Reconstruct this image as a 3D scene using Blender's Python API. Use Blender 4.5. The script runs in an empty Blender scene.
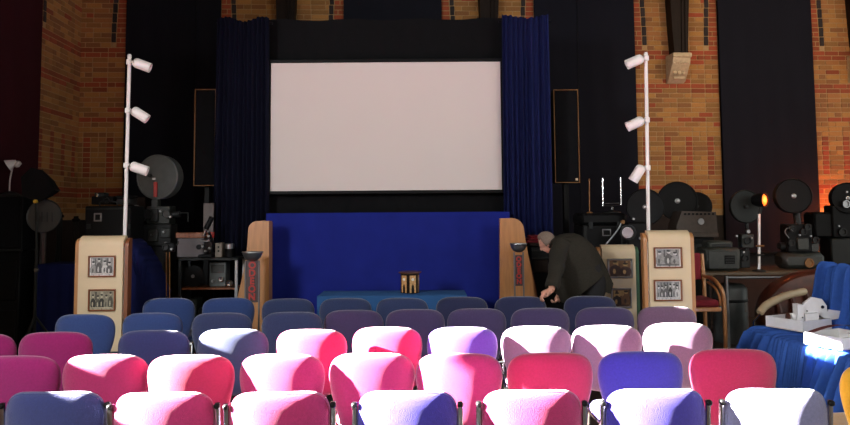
import bpy, bmesh, math, random
from mathutils import Vector, Matrix
R = math.radians
rnd = random.Random(7)
scene = bpy.context.scene
COL = scene.collection

# ------------------------------------------------------------------ camera
F, CX, CY = 723.0, 425.0, 162.0
cam_d = bpy.data.cameras.new('camera')
cam = bpy.data.objects.new('camera', cam_d); COL.objects.link(cam)
cam_d.sensor_width = 36.0; cam_d.lens = 36.0 * F / 850.0
cam_d.shift_y = -(212.5 - CY) / 850.0
cam_d.clip_start = 0.05
CAM_M = Matrix.Translation((0, 0, 1.65)) @ Matrix.Rotation(R(90 + 4.0), 4, 'X') @ Matrix.Rotation(R(-0.4), 4, 'Z')
cam.matrix_world = CAM_M
scene.camera = cam
vs = scene.view_settings
vs.view_transform = 'Standard'; vs.look = 'None'; vs.gamma = 1.0; vs.use_curve_mapping = False
vs.exposure = 0.4

# ------------------------------------------------------------------ world and lights
world = bpy.data.worlds.new('world'); scene.world = world; world.use_nodes = True
bgn = world.node_tree.nodes['Background']
bgn.inputs['Color'].default_value = (0.95, 1.0, 0.96, 1)
bgn.inputs['Strength'].default_value = 1.05
SUN_DIR = Vector((0.87, 0.042, -0.32)).normalized()
sd = bpy.data.lights.new('sun', 'SUN'); sd.energy = 270.0; sd.angle = R(0.53); sd.color = (1.0, 0.93, 0.86)
so = bpy.data.objects.new('sun', sd); COL.objects.link(so); so.location = (-8, 0, 7)
so.rotation_euler = SUN_DIR.to_track_quat('-Z', 'Y').to_euler()
def spot(name, loc, target, energy, color, size, radius=0.25):
    d = bpy.data.lights.new(name, 'SPOT'); d.energy = energy; d.color = color; d.spot_size = R(size); d.spot_blend = 0.9; d.shadow_soft_size = radius
    o = bpy.data.objects.new(name, d); COL.objects.link(o); o.location = loc
    o.rotation_euler = (Vector(target) - Vector(loc)).to_track_quat('-Z', 'Y').to_euler()
    return o
spot('screen_fill_spot', (5.2, -2.2, 4.2), (1.2, 9.5, 2.4), 430, (1.0, 0.97, 0.93), 44, 0.8)  # added fill spot without a known source, brightens screen and right side
spot('left_fill_spot', (-4.3, 0.3, 3.3), (1.6, 7.3, 1.0), 950, (0.94, 0.98, 1.0), 74, 0.6).data.spot_blend = 0.35  # added spot standing in for left window's sky light, cone misses the corner
spot('hall_lamp', (5.6, 7.2, 5.3), (5.2, 11.2, 3.0), 170, (1.0, 0.72, 0.42), 95)

# ------------------------------------------------------------------ pixel ray helpers (used to measure the place)
CAM_P = Vector((0, 0, 1.65)); CAM_R = CAM_M.to_3x3()
def ray(px, py):
    return CAM_R @ Vector(((px - CX) / F, -(py - CY) / F, -1.0))
def P(px, py, Y):
    d = ray(px, py); return CAM_P + d * ((Y - CAM_P.y) / d.y)
def onz(px, py, z):
    d = ray(px, py); return CAM_P + d * ((z - CAM_P.z) / d.z)
def onplane(px, py, p, n):
    d = ray(px, py); return CAM_P + d * ((Vector(p) - CAM_P).dot(n) / d.dot(n))

# ------------------------------------------------------------------ materials
MATS = {}
def mat(name, color, rough=0.6, metal=0.0, var=0.12, scale=12.0, bump=0.0, bscale=60.0, emit=None, estr=0.0, spec=0.5, coat=0.0, stretch=None, sheen=0.0):
    if name in MATS: return MATS[name]
    m = bpy.data.materials.new(name); m.use_nodes = True
    nt = m.node_tree; b = nt.nodes['Principled BSDF']
    b.inputs['Roughness'].default_value = rough; b.inputs['Sheen Weight'].default_value = sheen; b.inputs['Sheen Roughness'].default_value = 0.5; b.inputs['Metallic'].default_value = metal
    b.inputs['Specular IOR Level'].default_value = spec
    if coat: b.inputs['Coat Weight'].default_value = coat
    tc = nt.nodes.new('ShaderNodeTexCoord')
    src = tc.outputs['Object']
    if stretch:
        mp = nt.nodes.new('ShaderNodeMapping'); mp.inputs['Scale'].default_value = stretch
        nt.links.new(src, mp.inputs['Vector']); src = mp.outputs['Vector']
    n = nt.nodes.new('ShaderNodeTexNoise'); n.inputs['Scale'].default_value = scale; n.inputs['Detail'].default_value = 4
    nt.links.new(src, n.inputs['Vector'])
    cr = nt.nodes.new('ShaderNodeValToRGB')
    c = color
    cr.color_ramp.elements[0].position = 0.3; cr.color_ramp.elements[1].position = 0.7
    cr.color_ramp.elements[0].color = (c[0]*(1-var), c[1]*(1-var), c[2]*(1-var), 1)
    cr.color_ramp.elements[1].color = (min(1, c[0]*(1+var)), min(1, c[1]*(1+var)), min(1, c[2]*(1+var)), 1)
    nt.links.new(n.outputs['Fac'], cr.inputs['Fac']); nt.links.new(cr.outputs['Color'], b.inputs['Base Color'])
    if bump:
        n2 = nt.nodes.new('ShaderNodeTexNoise'); n2.inputs['Scale'].default_value = bscale; n2.inputs['Detail'].default_value = 3
        nt.links.new(src, n2.inputs['Vector'])
        bp = nt.nodes.new('ShaderNodeBump'); bp.inputs['Strength'].default_value = bump; bp.inputs['Distance'].default_value = 0.004
        nt.links.new(n2.outputs['Fac'], bp.inputs['Height']); nt.links.new(bp.outputs['Normal'], b.inputs['Normal'])
    if emit:
        b.inputs['Emission Color'].default_value = (*emit, 1); b.inputs['Emission Strength'].default_value = estr
    MATS[name] = m
    return m
def srgb(r, g, b):
    f = lambda v: (v/255/12.92) if v/255 <= 0.04045 else ((v/255+0.055)/1.055)**2.4
    return (f(r), f(g), f(b))
def fabric(name, c):
    k = srgb(*c)
    return mat(name, (k[0]*0.62, k[1]*0.58, k[2]*0.56), rough=0.95, var=0.10, scale=90, bump=0.65, bscale=260, spec=0.2, sheen=0.4)

M_black = mat('black_paint', (0.006, 0.006, 0.0065), 0.5, spec=0.12)
M_blackcloth = mat('black_cloth', (0.007, 0.007, 0.008), 0.95, bump=0.3, bscale=120, spec=0.1)
M_dark = mat('dark_metal', (0.017, 0.018, 0.018), 0.45, 0.0, spec=0.2)
M_grey = mat('grey_enamel', (0.085, 0.092, 0.09), 0.45, 0.1)
M_crackle = mat('crackle_green_grey', (0.020, 0.023, 0.020), 0.5, 0.0, var=0.3, scale=40)
M_steel = mat('worn_steel', (0.32, 0.32, 0.33), 0.35, 0.9)
M_chrome = mat('chrome', (0.75, 0.75, 0.77), 0.15, 1.0, var=0.03)
M_white = mat('white_paint', (0.82, 0.78, 0.76), 0.4, var=0.02)
M_cream = mat('cream_laminate', srgb(206, 184, 150), 0.55, var=0.04, scale=5)
M_wood = mat('varnished_wood', srgb(176, 122, 74), 0.4, var=0.14, scale=6, stretch=(6, 6, 0.7), coat=0.15)
M_woodred = mat('reddish_wood', srgb(120, 66, 34), 0.45, var=0.22, scale=8, stretch=(6, 6, 0.7))
M_darkwood = mat('dark_oak', srgb(30, 20, 15), 0.6, var=0.3, spec=0.15, scale=8, stretch=(6, 6, 0.8))
M_tabletop = mat('table_wood', srgb(96, 78, 58), 0.5, var=0.15, scale=8, stretch=(1, 6, 6))
M_screen = mat('screen_vinyl', (0.70, 0.625, 0.60), 0.9, var=0.012, scale=1.5, spec=0.1)
M_navy = mat('navy_velvet', srgb(10, 12, 31), 0.9, var=0.1, bump=0.2, bscale=150, spec=0.15)
M_navy2 = mat('royal_navy_velvet', srgb(20, 28, 74), 0.85, var=0.1, bump=0.2, bscale=150, spec=0.2)
M_blind = mat('midnight_blind_cloth', srgb(22, 22, 30), 0.95, var=0.07, scale=3, bump=0.15, bscale=200, spec=0.15)
M_maroon = mat('maroon_blind_cloth', srgb(52, 16, 22), 0.95, var=0.07, scale=3, bump=0.15, bscale=200, spec=0.15)
M_blue = mat('blue_stage_cloth', srgb(28, 38, 124), 0.92, var=0.08, scale=4, bump=0.25, bscale=180, spec=0.15)
M_ltblue = mat('teal_blue_cloth', srgb(48, 88, 138), 0.9, var=0.08, scale=6, bump=0.2, bscale=180, spec=0.15)
M_throw = mat('blue_throw_cotton', srgb(52, 88, 164), 0.95, var=0.1, scale=25, bump=0.3, bscale=140, spec=0.15)
M_dkblue = mat('dark_blue_cloth', srgb(22, 28, 74), 0.92, var=0.1, scale=6, bump=0.2, bscale=180, spec=0.15)
M_leather = mat('brown_leather', srgb(82, 39, 27), 0.42, var=0.35, scale=14, bump=0.6, bscale=25, coat=0.1)
M_beige = mat('beige_leather', srgb(190, 168, 136), 0.5, var=0.08, scale=10)
M_gold = mat('gilt_strip', srgb(122, 82, 40), 0.5, 0.3)
M_stone = mat('pale_stone', srgb(190, 166, 132), 0.85, var=0.12, scale=25, bump=0.4)
M_mortar = mat('mortar', srgb(166, 132, 90), 0.95, var=0.12, scale=30, bump=0.4)
M_red = mat('red_enamel', srgb(168, 40, 32), 0.45, var=0.05)
M_redvelvet = mat('red_velvet', srgb(120, 22, 36), 0.9, var=0.12, bump=0.3)
M_print_a = [mat('print_grey_%s' % n, (v, v*0.97, v*0.93), 0.5, var=0.25, scale=60) for n, v in (('black', 0.02), ('dark', 0.08), ('mid', 0.25), ('light', 0.5), ('white', 0.75))]
M_print_b = [mat('print_sepia_%s' % n, (v, v*0.88, v*0.62), 0.5, var=0.25, scale=60) for n, v in (('black', 0.02), ('dark', 0.08), ('mid', 0.22), ('light', 0.42), ('white', 0.6))]
M_print_c = [mat('print_brown_%s' % n, c, 0.4, var=0.2, scale=60) for n, c in (('black', (0.02, 0.014, 0.012)), ('dark', (0.05, 0.025, 0.02)), ('mid', (0.16, 0.08, 0.035)), ('light', (0.4, 0.25, 0.1)), ('white', (0.5, 0.45, 0.4)))]
M_cardw = mat('white_card', (0.82, 0.81, 0.82), 0.7, var=0.03, scale=20)
M_cardin = mat('pale_card', (0.6, 0.56, 0.5), 0.8, var=0.05, scale=20)
M_floor = mat('dark_floor_boards', srgb(58, 44, 36), 0.55, var=0.25, scale=5, stretch=(8, 0.8, 1))
M_darkwall = mat('dark_wall', srgb(40, 32, 28), 0.9, var=0.15)  # even dark tone for the wall behind and between the equipment
M_plaster = mat('plaster', srgb(150, 130, 110), 0.9, var=0.06)
M_ceil = mat('dark_ceiling_boards', srgb(70, 54, 42), 0.8, var=0.15)
M_skin = mat('skin', srgb(205, 150, 128), 0.5, var=0.06, scale=30)
M_hair = mat('grey_brown_hair', srgb(120, 104, 92), 0.8, var=0.25, scale=120, bump=0.5, bscale=200)
M_coat = mat('dark_olive_wool', srgb(47, 44, 38), 0.95, var=0.15, scale=60, bump=0.5, bscale=160, spec=0.15)
M_trouser = mat('black_trouser_cloth', srgb(24, 23, 25), 0.9, var=0.1, scale=60)
M_green = mat('green_edge_paint', srgb(52, 86, 60), 0.6)

# ------------------------------------------------------------------ object helpers
WORLD_INV = {}
def props(o, label=None, cat=None, group=None, kind=None):
    if label: o['label'] = label
    if cat: o['category'] = cat
    if group: o['group'] = group
    if kind: o['kind'] = kind
    return o
def thing(name, label, cat, loc=(0, 0, 0), rotz=0.0, group=None, kind=None):
    o = bpy.data.objects.new(name, None); COL.objects.link(o)
    o.empty_display_size = 0.1
    o.location = loc; o.rotation_euler = (0, 0, rotz)
    WORLD_INV[o.name] = (Matrix.Translation(Vector(loc)) @ Matrix.Rotation(rotz, 4, 'Z')).inverted()
    return props(o, label, cat, group, kind)

class MB:
    """collects geometry in world space (or in the frame T)"""
    def __init__(self, T=None):
        self.bm = bmesh.new(); self.T = T or Matrix.Identity(4); self.mi = 0
    def _v(self, p): return self.bm.verts.new(self.T @ Vector(p))
    def _f(self, vs):
        try:
            f = self.bm.faces.new(vs); f.material_index = self.mi; f.smooth = True; return f
        except ValueError: return None
    def box(self, c, s, rz=0.0, bev=0.006, rot=None):
        M = Matrix.Translation(Vector(c)) @ (rot.to_4x4() if rot is not None else Matrix.Rotation(rz, 4, 'Z'))
        b = min(bev, 0.45*min(s))
        hx, hy, hz = s[0]/2, s[1]/2, s[2]/2
        if b <= 0:
            v = [self._v(M @ Vector((sx*hx, sy*hy, sz*hz))) for sx in (-1, 1) for sy in (-1, 1) for sz in (-1, 1)]
            for q in ((0,1,3,2),(4,6,7,5),(0,4,5,1),(2,3,7,6),(0,2,6,4),(1,5,7,3)): self._f([v[i] for i in q])
            return
        V = {}
        for sx in (-1, 1):
            for sy in (-1, 1):
                for sz in (-1, 1):
                    for ax in range(3):
                        p = [sx*(hx-b), sy*(hy-b), sz*(hz-b)]
                        p[ax] = (sx, sy, sz)[ax]*(hx, hy, hz)[ax]
                        V[(sx, sy, sz, ax)] = self._v(M @ Vector(p))
        fs = []
        for ax in range(3):
            a, c2 = [(1, 2), (0, 2), (0, 1)][ax]
            for s_ in (-1, 1):
                q = []
                for (u, w) in ((-1, -1), (1, -1), (1, 1), (-1, 1)):
                    k = [0, 0, 0]; k[ax] = s_; k[a] = u; k[c2] = w; q.append(V[(*k, ax)])
                fs.append(self._f(q))
        for ax in range(3):
            a, c2 = [(1, 2), (0, 2), (0, 1)][ax]
            for u in (-1, 1):
                for w in (-1, 1):
                    k1 = [0, 0, 0]; k1[a] = u; k1[c2] = w; k2 = list(k1); k1[ax] = -1; k2[ax] = 1
                    fs.append(self._f([V[(*k1, a)], V[(*k2, a)], V[(*k2, c2)], V[(*k1, c2)]]))
        for sx in (-1, 1):
            for sy in (-1, 1):
                for sz in (-1, 1):
                    fs.append(self._f([V[(sx, sy, sz, 0)], V[(sx, sy, sz, 1)], V[(sx, sy, sz, 2)]]))
    def tube(self, pts, r, seg=10, cap=True):
        pts = [Vector(p) for p in pts]; n = len(pts)
        rs = r if isinstance(r, (list, tuple)) else [r]*n
        up = None; rings = []
        for i, p in enumerate(pts):
            t = (pts[min(i+1, n-1)] - pts[max(i-1, 0)]).normalized()
            if up is None:
                up = Vector((0, 0, 1)) if abs(t.z) < 0.9 else Vector((0, 1, 0))
            x = t.cross(up)
            if x.length < 1e-5: x = t.orthogonal()
            x.normalize(); y = x.cross(t).normalized(); up = y
            rings.append([self._v(p + (x*math.cos(2*math.pi*k/seg) + y*math.sin(2*math.pi*k/seg))*rs[i]) for k in range(seg)])
        for a, b in zip(rings, rings[1:]):
            for k in range(seg): self._f([a[k], a[(k+1) % seg], b[(k+1) % seg], b[k]])
        if cap:
            self._f(list(reversed(rings[0]))); self._f(rings[-1])
    def lathe(self, prof, o=(0, 0, 0), axis=(0, 0, 1), seg=24, cap=True):
        """profile of (radius, height along axis)"""
        o = Vector(o); q = Vector((0, 0, 1)).rotation_difference(Vector(axis).normalized()).to_matrix()
        rings = []
        for (r, h) in prof:
            if r < 1e-5: rings.append([self._v(o + q @ Vector((0, 0, h)))])
            else: rings.append([self._v(o + q @ Vector((r*math.cos(2*math.pi*k/seg), r*math.sin(2*math.pi*k/seg), h))) for k in range(seg)])
        for a, b in zip(rings, rings[1:]):
            for k in range(seg):
                k2 = (k+1) % seg
                if len(a) == 1 and len(b) == 1: continue
                if len(a) == 1: self._f([a[0], b[k2], b[k]])
                elif len(b) == 1: self._f([a[k], a[k2], b[0]])
                else: self._f([a[k], a[k2], b[k2], b[k]])
        if cap:
            if len(rings[0]) > 1: self._f(list(reversed(rings[0])))
            if len(rings[-1]) > 1: self._f(rings[-1])
    def prism(self, poly, d, n=1):
        """poly: list of points (front outline), d: extrusion vector"""
        d = Vector(d); a = [self._v(p) for p in poly]; b = [self._v(Vector(p)+d) for p in poly]
        self._f(a); self._f(list(reversed(b)))
        for i in range(len(a)):
            j = (i+1) % len(a); self._f([a[i], b[i], b[j], a[j]])
    def grid(self, rows, closed=False):
        V = [[self._v(p) for p in r] for r in rows]
        for a, b in zip(V, V[1:]):
            n = len(a)
            for k in range(n if closed else n-1):
                self._f([a[k], a[(k+1) % n], b[(k+1) % n], b[k]])
        return V
    def loft(self, rings, cap=True):
        V = self.grid(rings, closed=True)
        if cap:
            self._f(list(reversed(V[0]))); self._f(V[-1])
    def ball(self, c, r, s=(1, 1, 1), seg=14, rings=9):
        c = Vector(c); rows = []
        prof = [(max(0.0, math.sin(math.pi*i/rings)), -math.cos(math.pi*i/rings)) for i in range(rings+1)]
        R_ = []
        for (q, h) in prof:
            if q < 1e-4: R_.append([self._v(c + Vector((0, 0, h*r*s[2])))])
            else: R_.append([self._v(c + Vector((q*r*s[0]*math.cos(2*math.pi*k/seg), q*r*s[1]*math.sin(2*math.pi*k/seg), h*r*s[2]))) for k in range(seg)])
        for a, b in zip(R_, R_[1:]):
            for k in range(seg):
                k2 = (k+1) % seg
                if len(a) == 1: self._f([a[0], b[k2], b[k]])
                elif len(b) == 1: self._f([a[k], a[k2], b[0]])
                else: self._f([a[k], a[k2], b[k2], b[k]])
    def mesh(self, name, m, inv=None, angle=38):
        bmesh.ops.recalc_face_normals(self.bm, faces=self.bm.faces[:])
        if inv is not None: self.bm.transform(inv)
        me = bpy.data.meshes.new(name); self.bm.to_mesh(me); self.bm.free()
        for x in (m if isinstance(m, (list, tuple)) else [m]): me.materials.append(x)
        me.set_sharp_from_angle(angle=R(angle))
        return me
    def build(self, name, m, parent=None, label=None, angle=38):
        inv = WORLD_INV.get(parent.name) if parent is not None else None
        me = self.mesh(name, m, inv, angle)
        o = bpy.data.objects.new(name, me); COL.objects.link(o)
        if parent is not None:
            o.parent = parent; WORLD_INV[o.name] = inv if inv is not None else Matrix.Identity(4)
        if label: o['label'] = label
        return o

def solid(name, m, parent, fn, label=None, angle=38):
    b = MB(); fn(b); return b.build(name, m, parent, label, angle)
def catmull(pts, n=6, closed=False):
    out = []; N = len(pts); pts = [Vector(p) for p in pts]
    rng = range(N if closed else N-1)
    for i in rng:
        g = (lambda k: pts[k % N]) if closed else (lambda k: pts[max(0, min(N-1, k))])
        a, b, c, d = g(i-1), g(i), g(i+1), g(i+2)
        for k in range(n):
            t = k/n
            out.append(0.5*((2*b) + (c-a)*t + (2*a-5*b+4*c-d)*t*t + (3*b-a-3*c+d)*t**3))
    if not closed: out.append(pts[-1])
    return out
def px2(pts, Y): return [P(x, y, Y) for x, y in pts]

# ------------------------------------------------------------------ room shell
YAW = R(3.0)
U = Vector((math.cos(YAW), math.sin(YAW), 0)); N_ = Vector((math.sin(YAW), -math.cos(YAW), 0))   # along the back wall / into the room
CORNER = Vector((-5.18, 10.7, 0))
def wall_u(px, py=212):
    return (onplane(px, py, CORNER, N_) - CORNER).dot(U)
TB = Matrix.Translation(CORNER) @ Matrix.Rotation(YAW, 4, 'Z')              # back wall frame: x along, -y into room
TL = Matrix.Translation(CORNER) @ Matrix.Rotation(YAW + R(90), 4, 'Z')      # left wall frame: -x towards camera, -y into room
HALL_H = 5.7
b = MB(TB); b.box((8.1, 0.17, HALL_H/2), (16.9, 0.2, HALL_H), bev=0)
props(b.build('wall_back', M_darkwall), 'brick end wall behind the screen', None, None, 'structure')
# left wall with the window the sun comes through (beyond the left edge of the picture)
TLi = TL.inverted()
wpts = [TLi @ (Vector(p) - SUN_DIR * ((Vector(p) - CORNER).dot(U) / SUN_DIR.dot(U))) for p in
        ((-1.25, 3.1, 0.75), (-1.45, 5.15, 0.8), (2.0, 3.2, 0.7), (2.0, 5.35, 0.8))]
WX0, WX1 = min(p.x for p in wpts), max(p.x for p in wpts)
0 and print('window', [(round(p.x, 2), round(p.z, 2)) for p in wpts])
WZ0, WZ1 = 1.85, 5.0
WIN = [(-7.85, 2.35), (-5.9, 2.35), (-5.9, 3.6), (-6.6, 5.0), (-8.6, 5.0), (-8.6, 3.6)]
def left_wall():
    b = MB(TL)
    y0, y1 = 0.05, 0.3
    xs0, xs1 = -11.0, 0.3
    x = xs0
    for (ha, hb, za, zb) in ((WIN_A, WIN_B, WZ0, WZ1), (W2A, W2B, W2Z0, W2Z1)):
        b.box(((x+ha)/2, (y0+y1)/2, HALL_H/2), (ha-x, y1-y0, HALL_H), bev=0)
        b.box(((ha+hb)/2, (y0+y1)/2, za/2), (hb-ha, y1-y0, za), bev=0)
        b.box(((ha+hb)/2, (y0+y1)/2, (zb+HALL_H)/2), (hb-ha, y1-y0, HALL_H-zb), bev=0)
        x = hb
    b.box(((x+xs1)/2, (y0+y1)/2, HALL_H/2), (xs1-x, y1-y0, HALL_H), bev=0)
    pm = TLi @ (Vector((1.25, 4.03, 0.76)) - SUN_DIR * ((Vector((1.25, 4.03, 0.76)) - CORNER).dot(U) / SUN_DIR.dot(U)))
    b.prism([(pm.x-dx, y0, z) for dx, z in ((0.03, WZ0), (0.03, 2.45), (0.12, 2.62), (0.27, 2.8), (0.33, 3.0), (0.33, WZ1), (-0.30, WZ1), (-0.30, 3.0), (-0.24, 2.8), (-0.10, 2.62), (-0.03, 2.45), (-0.03, WZ0))], (0, y1-y0, 0))  # unseen window pier, shaped to keep sun off the second row's right half
    for p_ in ((-1.7, 3.19, 0.8), (-1.8, 4.9, 0.8)):
        xm = back(p_).x; xa, xb = max(WIN_A, xm-0.42), min(WIN_B, xm+0.42)
        b.prism([(xa, y0, WZ0-0.02), (xb, y0, WZ0-0.02), (xb, y0, 2.0), (xa, y0, 2.0)], (0, y1-y0, 0))  # sill blocks added to keep sun off the leftmost chairs
    props(b.build('wall_left', M_mortar), 'side wall of the hall beyond the maroon blind', None, None, 'structure')
WIN_A, WIN_B = WX0, WX1
def back(p): return TLi @ (Vector(p) - SUN_DIR * ((Vector(p) - CORNER).dot(U) / SUN_DIR.dot(U)))
_p = back(onz(857, 353, 0.42))          # a second, high opening added so that sun falls on the draped sofa
W2A, W2B, W2Z0, W2Z1 = max(WIN_B+0.1, _p.x-0.22), max(WIN_B+0.3, _p.x+0.16), _p.z-0.12, _p.z+0.10
0 and print('second opening', W2A, W2B, W2Z0, W2Z1)
left_wall()
b = MB(); b.box((3.2, 4.5, -0.05), (18.0, 16, 0.1), bev=0)
props(b.build('floor', M_floor), 'dark board floor of the hall', None, None, 'structure')
b = MB(); b.box((-0.75, -3.4, HALL_H/2), (10.0, 0.2, HALL_H), bev=0)  # unseen wall, added and sized to hold rear light off the left corner
props(b.build('rear_shade_wall', M_plaster), 'plain unseen part wall behind the camera, added to dim the left corner', None, None, 'structure')
b = MB(); b.box((3.2, 6.6, HALL_H+0.05), (18.0, 9.6, 0.1), bev=0)
props(b.build('ceiling', M_ceil), 'dark boarded ceiling of the hall', None, None, 'structure')

# ------------------------------------------------------------------ bricks
BR = {}
def brick_mesh(kind, i):
    k = (kind, i)
    if k not in BR:
        r2 = random.Random(hash(k[1])*13 + len(kind))
        base = {'yellow': (156, 105, 56), 'red': (150, 70, 38), 'black': (46, 36, 34)}[kind]
        f = 0.84 + 0.32*r2.random(); g = 0.95 + 0.1*r2.random()
        m = mat('brick_%s_%s' % (kind, 'abcdefgh'[i]), srgb(min(255, base[0]*f), min(255, base[1]*f*g), min(255, base[2]*f)), 0.9, var=0.18, scale=14, bump=0.5, bscale=45)
        q = MB(); q.box((0, 0, 0), (1, 1, 1), bev=0.06)
        BR[k] = q.mesh('brick', m)
    return BR[k]
COURSE = 0.075
def make_pier(T, rotz, u0, u1, z0, z1, zband, label, arcs, stain=None, seed=1):
    """arcs: list of (edge u, sign) for the window arches either side"""
    r = random.Random(seed)
    t = thing('wall_pier', label, 'pier', T @ Vector(((u0+u1)/2, 0, 0)), rotz, 'brick piers between the windows', 'structure')
    inv = WORLD_INV[t.name]
    mid = (u0+u1)/2
    q = MB(T); q.box((mid, 0.012, (z0+z1)/2), (u1-u0, 0.105, z1-z0+0.04), bev=0); q.build('backing', M_mortar, t, 'mortar bed of the pier')
    q = MB(T); q.box((mid, 0.0, (z0-0.02)/2), (u1-u0+0.004, 0.1, z0-0.02), bev=0.01); q.build('lower_wall', M_darkwall, t, 'dark lower wall')
    def put(kind, ua, ub, za, zb, proud):
        if ub-ua < 0.025: return
        me = brick_mesh(kind, r.randrange(8 if kind == 'yellow' else 5))
        o = bpy.data.objects.new('brick', me); COL.objects.link(o); o.parent = t
        o.location = ((ua+ub)/2-mid, -0.03-proud/2, (za+zb)/2)
        o.scale = (ub-ua-0.012, 0.03+proud, zb-za-0.012)
    nrows0 = math.ceil((zband-z1)/COURSE); nrows1 = math.floor((zband-z0)/COURSE)
    for k in range(nrows0, nrows1):
        za = zband-(k+1)*COURSE; zb = za+COURSE
        a, c = u0, u1
        cuts = []
        if k < 0:
            h = -k*COURSE
            for (e, sgn) in arcs:
                off = -0.012*h - 0.03*h*h
                s0 = e + sgn*(0.15+off); s1 = e + sgn*(0.225+off)
                lo, hi = min(s0, s1), max(s0, s1)
                if k % 2 == 0: put('black', lo, hi, za, zb+COURSE*(1 if k < -1 else 0), 0.012)
                # red quoin bricks outside
                ra, rb = (u0, lo) if sgn > 0 else (hi, u1)
                if rb-ra > 0.03:
                    if k % 2 or rb-ra < 0.14: put('red', ra, rb, za, zb, 0.004*r.random())
                    else:
                        mm = ra+(rb-ra)*(0.4+0.2*r.random()); put('red', ra, mm, za, zb, 0.004*r.random()); put('red', mm, rb, za, zb, 0.004*r.random())
                if sgn > 0: a = hi
                else: c = lo
        redrow = k in (0, 1, 7, 8, 14, 28, 29)
        x = a; first = True
        while x < c-0.02:
            L = 0.225 if (k % 2 == 0) else (0.225 if r.random() < 0.55 else 0.1125)
            if first and k % 2: L = 0.1125
            first = False
            e = x+L
            if 18 <= k <= 25:
                # columns of red headers inlaid in the yellow field
                L = 0.1125; e = x+L
            if c-e < 0.05: e = c
            e = min(e, c)
            kind = 'red' if redrow else 'yellow'
            if redrow and k in (8, 14, 29) and r.random() < 0.3: kind = 'yellow'
            if not redrow and r.random() < 0.04: kind = 'red'
            if 18 <= k <= 25:
                ci = int(round((x-u0)/0.1125))
                kind = 'red' if ci % 3 == 1 else 'yellow'
                if kind == 'yellow' and r.random() < 0.65 and int(round((e-u0)/0.1125)) % 3 != 1 and e < c:
                    e = min(c, e+0.1125)
            put(kind, x, e, za, zb, 0.006*r.random())
            x = e
    return t
def wz(px, py): return onplane(px, py, CORNER + N_*0.04, N_).z
ZB = wz(700, 50.5)
RZB, RZL = YAW, YAW+R(90)
uP4 = (wall_u(632, 50), wall_u(719, 120))
make_pier(TB, RZB, uP4[0], uP4[1], 1.6, 4.98, ZB, 'brick pier right of the screen behind the tall lamp pole', [(uP4[0], 1), (uP4[1], -1)], seed=3)
u5 = wall_u(809, 50)
make_pier(TB, RZB, u5, u5+1.34, 1.6, 4.98, ZB, 'brick pier at the right edge glowing orange low down', [(u5, 1), (u5+1.34, -1)], seed=4)
uC = (0.0, wall_u(127, 60))
make_pier(TB, RZB, 0.0, uC[1], 1.6, 4.98, ZB, 'half brick pier in the corner right of the fold', [(uC[1], -1)], seed=5)
UL0 = (TLi @ onplane(41, 80, CORNER+U*0.11, U)).x
uL = UL0
make_pier(TL, RZL, uL, -0.02, 1.6, 4.98, ZB, 'brick return of the side wall left of the corner', [(uL, 1)], seed=6)
u2 = (wall_u(222, 10), wall_u(344, 10)); make_pier(TB, RZB, u2[0], u2[1], 4.2, 4.98, ZB, 'brick pier above the left curtain top', [(u2[0]+0.02, 1), (u2[1]-0.02, -1)], seed=7)
u3 = (wall_u(441, 10), wall_u(533, 10)); make_pier(TB, RZB, u3[0], u3[1], 4.2, 4.98, ZB, 'brick pier above the right curtain top', [(u3[0], 1), (u3[1], -1)], seed=8)

# timber wall posts on stone corbels
def post(pxc, halfw_top, label, corb=True):
    pc = wall_u(pxc, 57); zt = wz(pxc, 57)
    t = thing('timber_post', label, 'roof post', TB @ Vector((pc, 0, 0)), YAW, 'dark timber roof posts', 'structure')
    q = MB(TB)
    pl = [(pc-0.125, zt), (pc+0.085, zt), (pc+0.10, zt+0.4), (pc+0.17, HALL_H), (pc-0.20, HALL_H), (pc-0.15, zt+0.4)]
    q.prism([(x, -0.26, z) for x, z in pl], (0, 0.215, 0)); q.build('post', M_darkwood, t)
    for s in (-0.01, 0.045):
        q = MB(TB); q.tube([(pc+s, -0.265, zt+0.01), (pc+s+0.01, -0.265, zt+0.5), (pc+s+0.045, -0.265, HALL_H)], 0.014, 6); q.build('moulding', M_darkwood, t)
    if corb:
        q = MB(TB)
        q.prism([(pc-0.185, -0.045, zt), (pc-0.185, -0.34, zt), (pc-0.185, -0.34, zt-0.07), (pc-0.185, -0.32, zt-0.16), (pc-0.185, -0.29, zt-0.19), (pc-0.185, -0.12, zt-0.40), (pc-0.185, -0.045, zt-0.42)], (0.27, 0, 0))
        q.build('corbel', M_stone, t, 'pale carved stone corbel')
        q = MB(TB)
        q.box((pc-0.05, -0.345, zt-0.035), (0.295, 0.05, 0.07), bev=0.01)
        q.box((pc-0.05, -0.21, zt-0.36), (0.18, 0.03, 0.04), bev=0.008)
        for k in range(7): q.ball((pc-0.16+k*0.036, -0.325, zt-0.155), 0.012, seg=8, rings=5)
        for k in range(3): q.ball((pc-0.115+k*0.065, -0.225, zt-0.28), 0.03, (1, 0.7, 1.1), seg=8, rings=5)
        q.build('carving', M_stone, t)
    return t
post(676, 0, 'dark timber roof post on a stone corbel above the right lamp pole')
post(856, 0, 'dark timber roof post on a stone corbel at the right edge')
post(289, 0, 'dark timber roof post above the left curtain')
post(489, 0, 'dark timber roof post above the right curtain')

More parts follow.
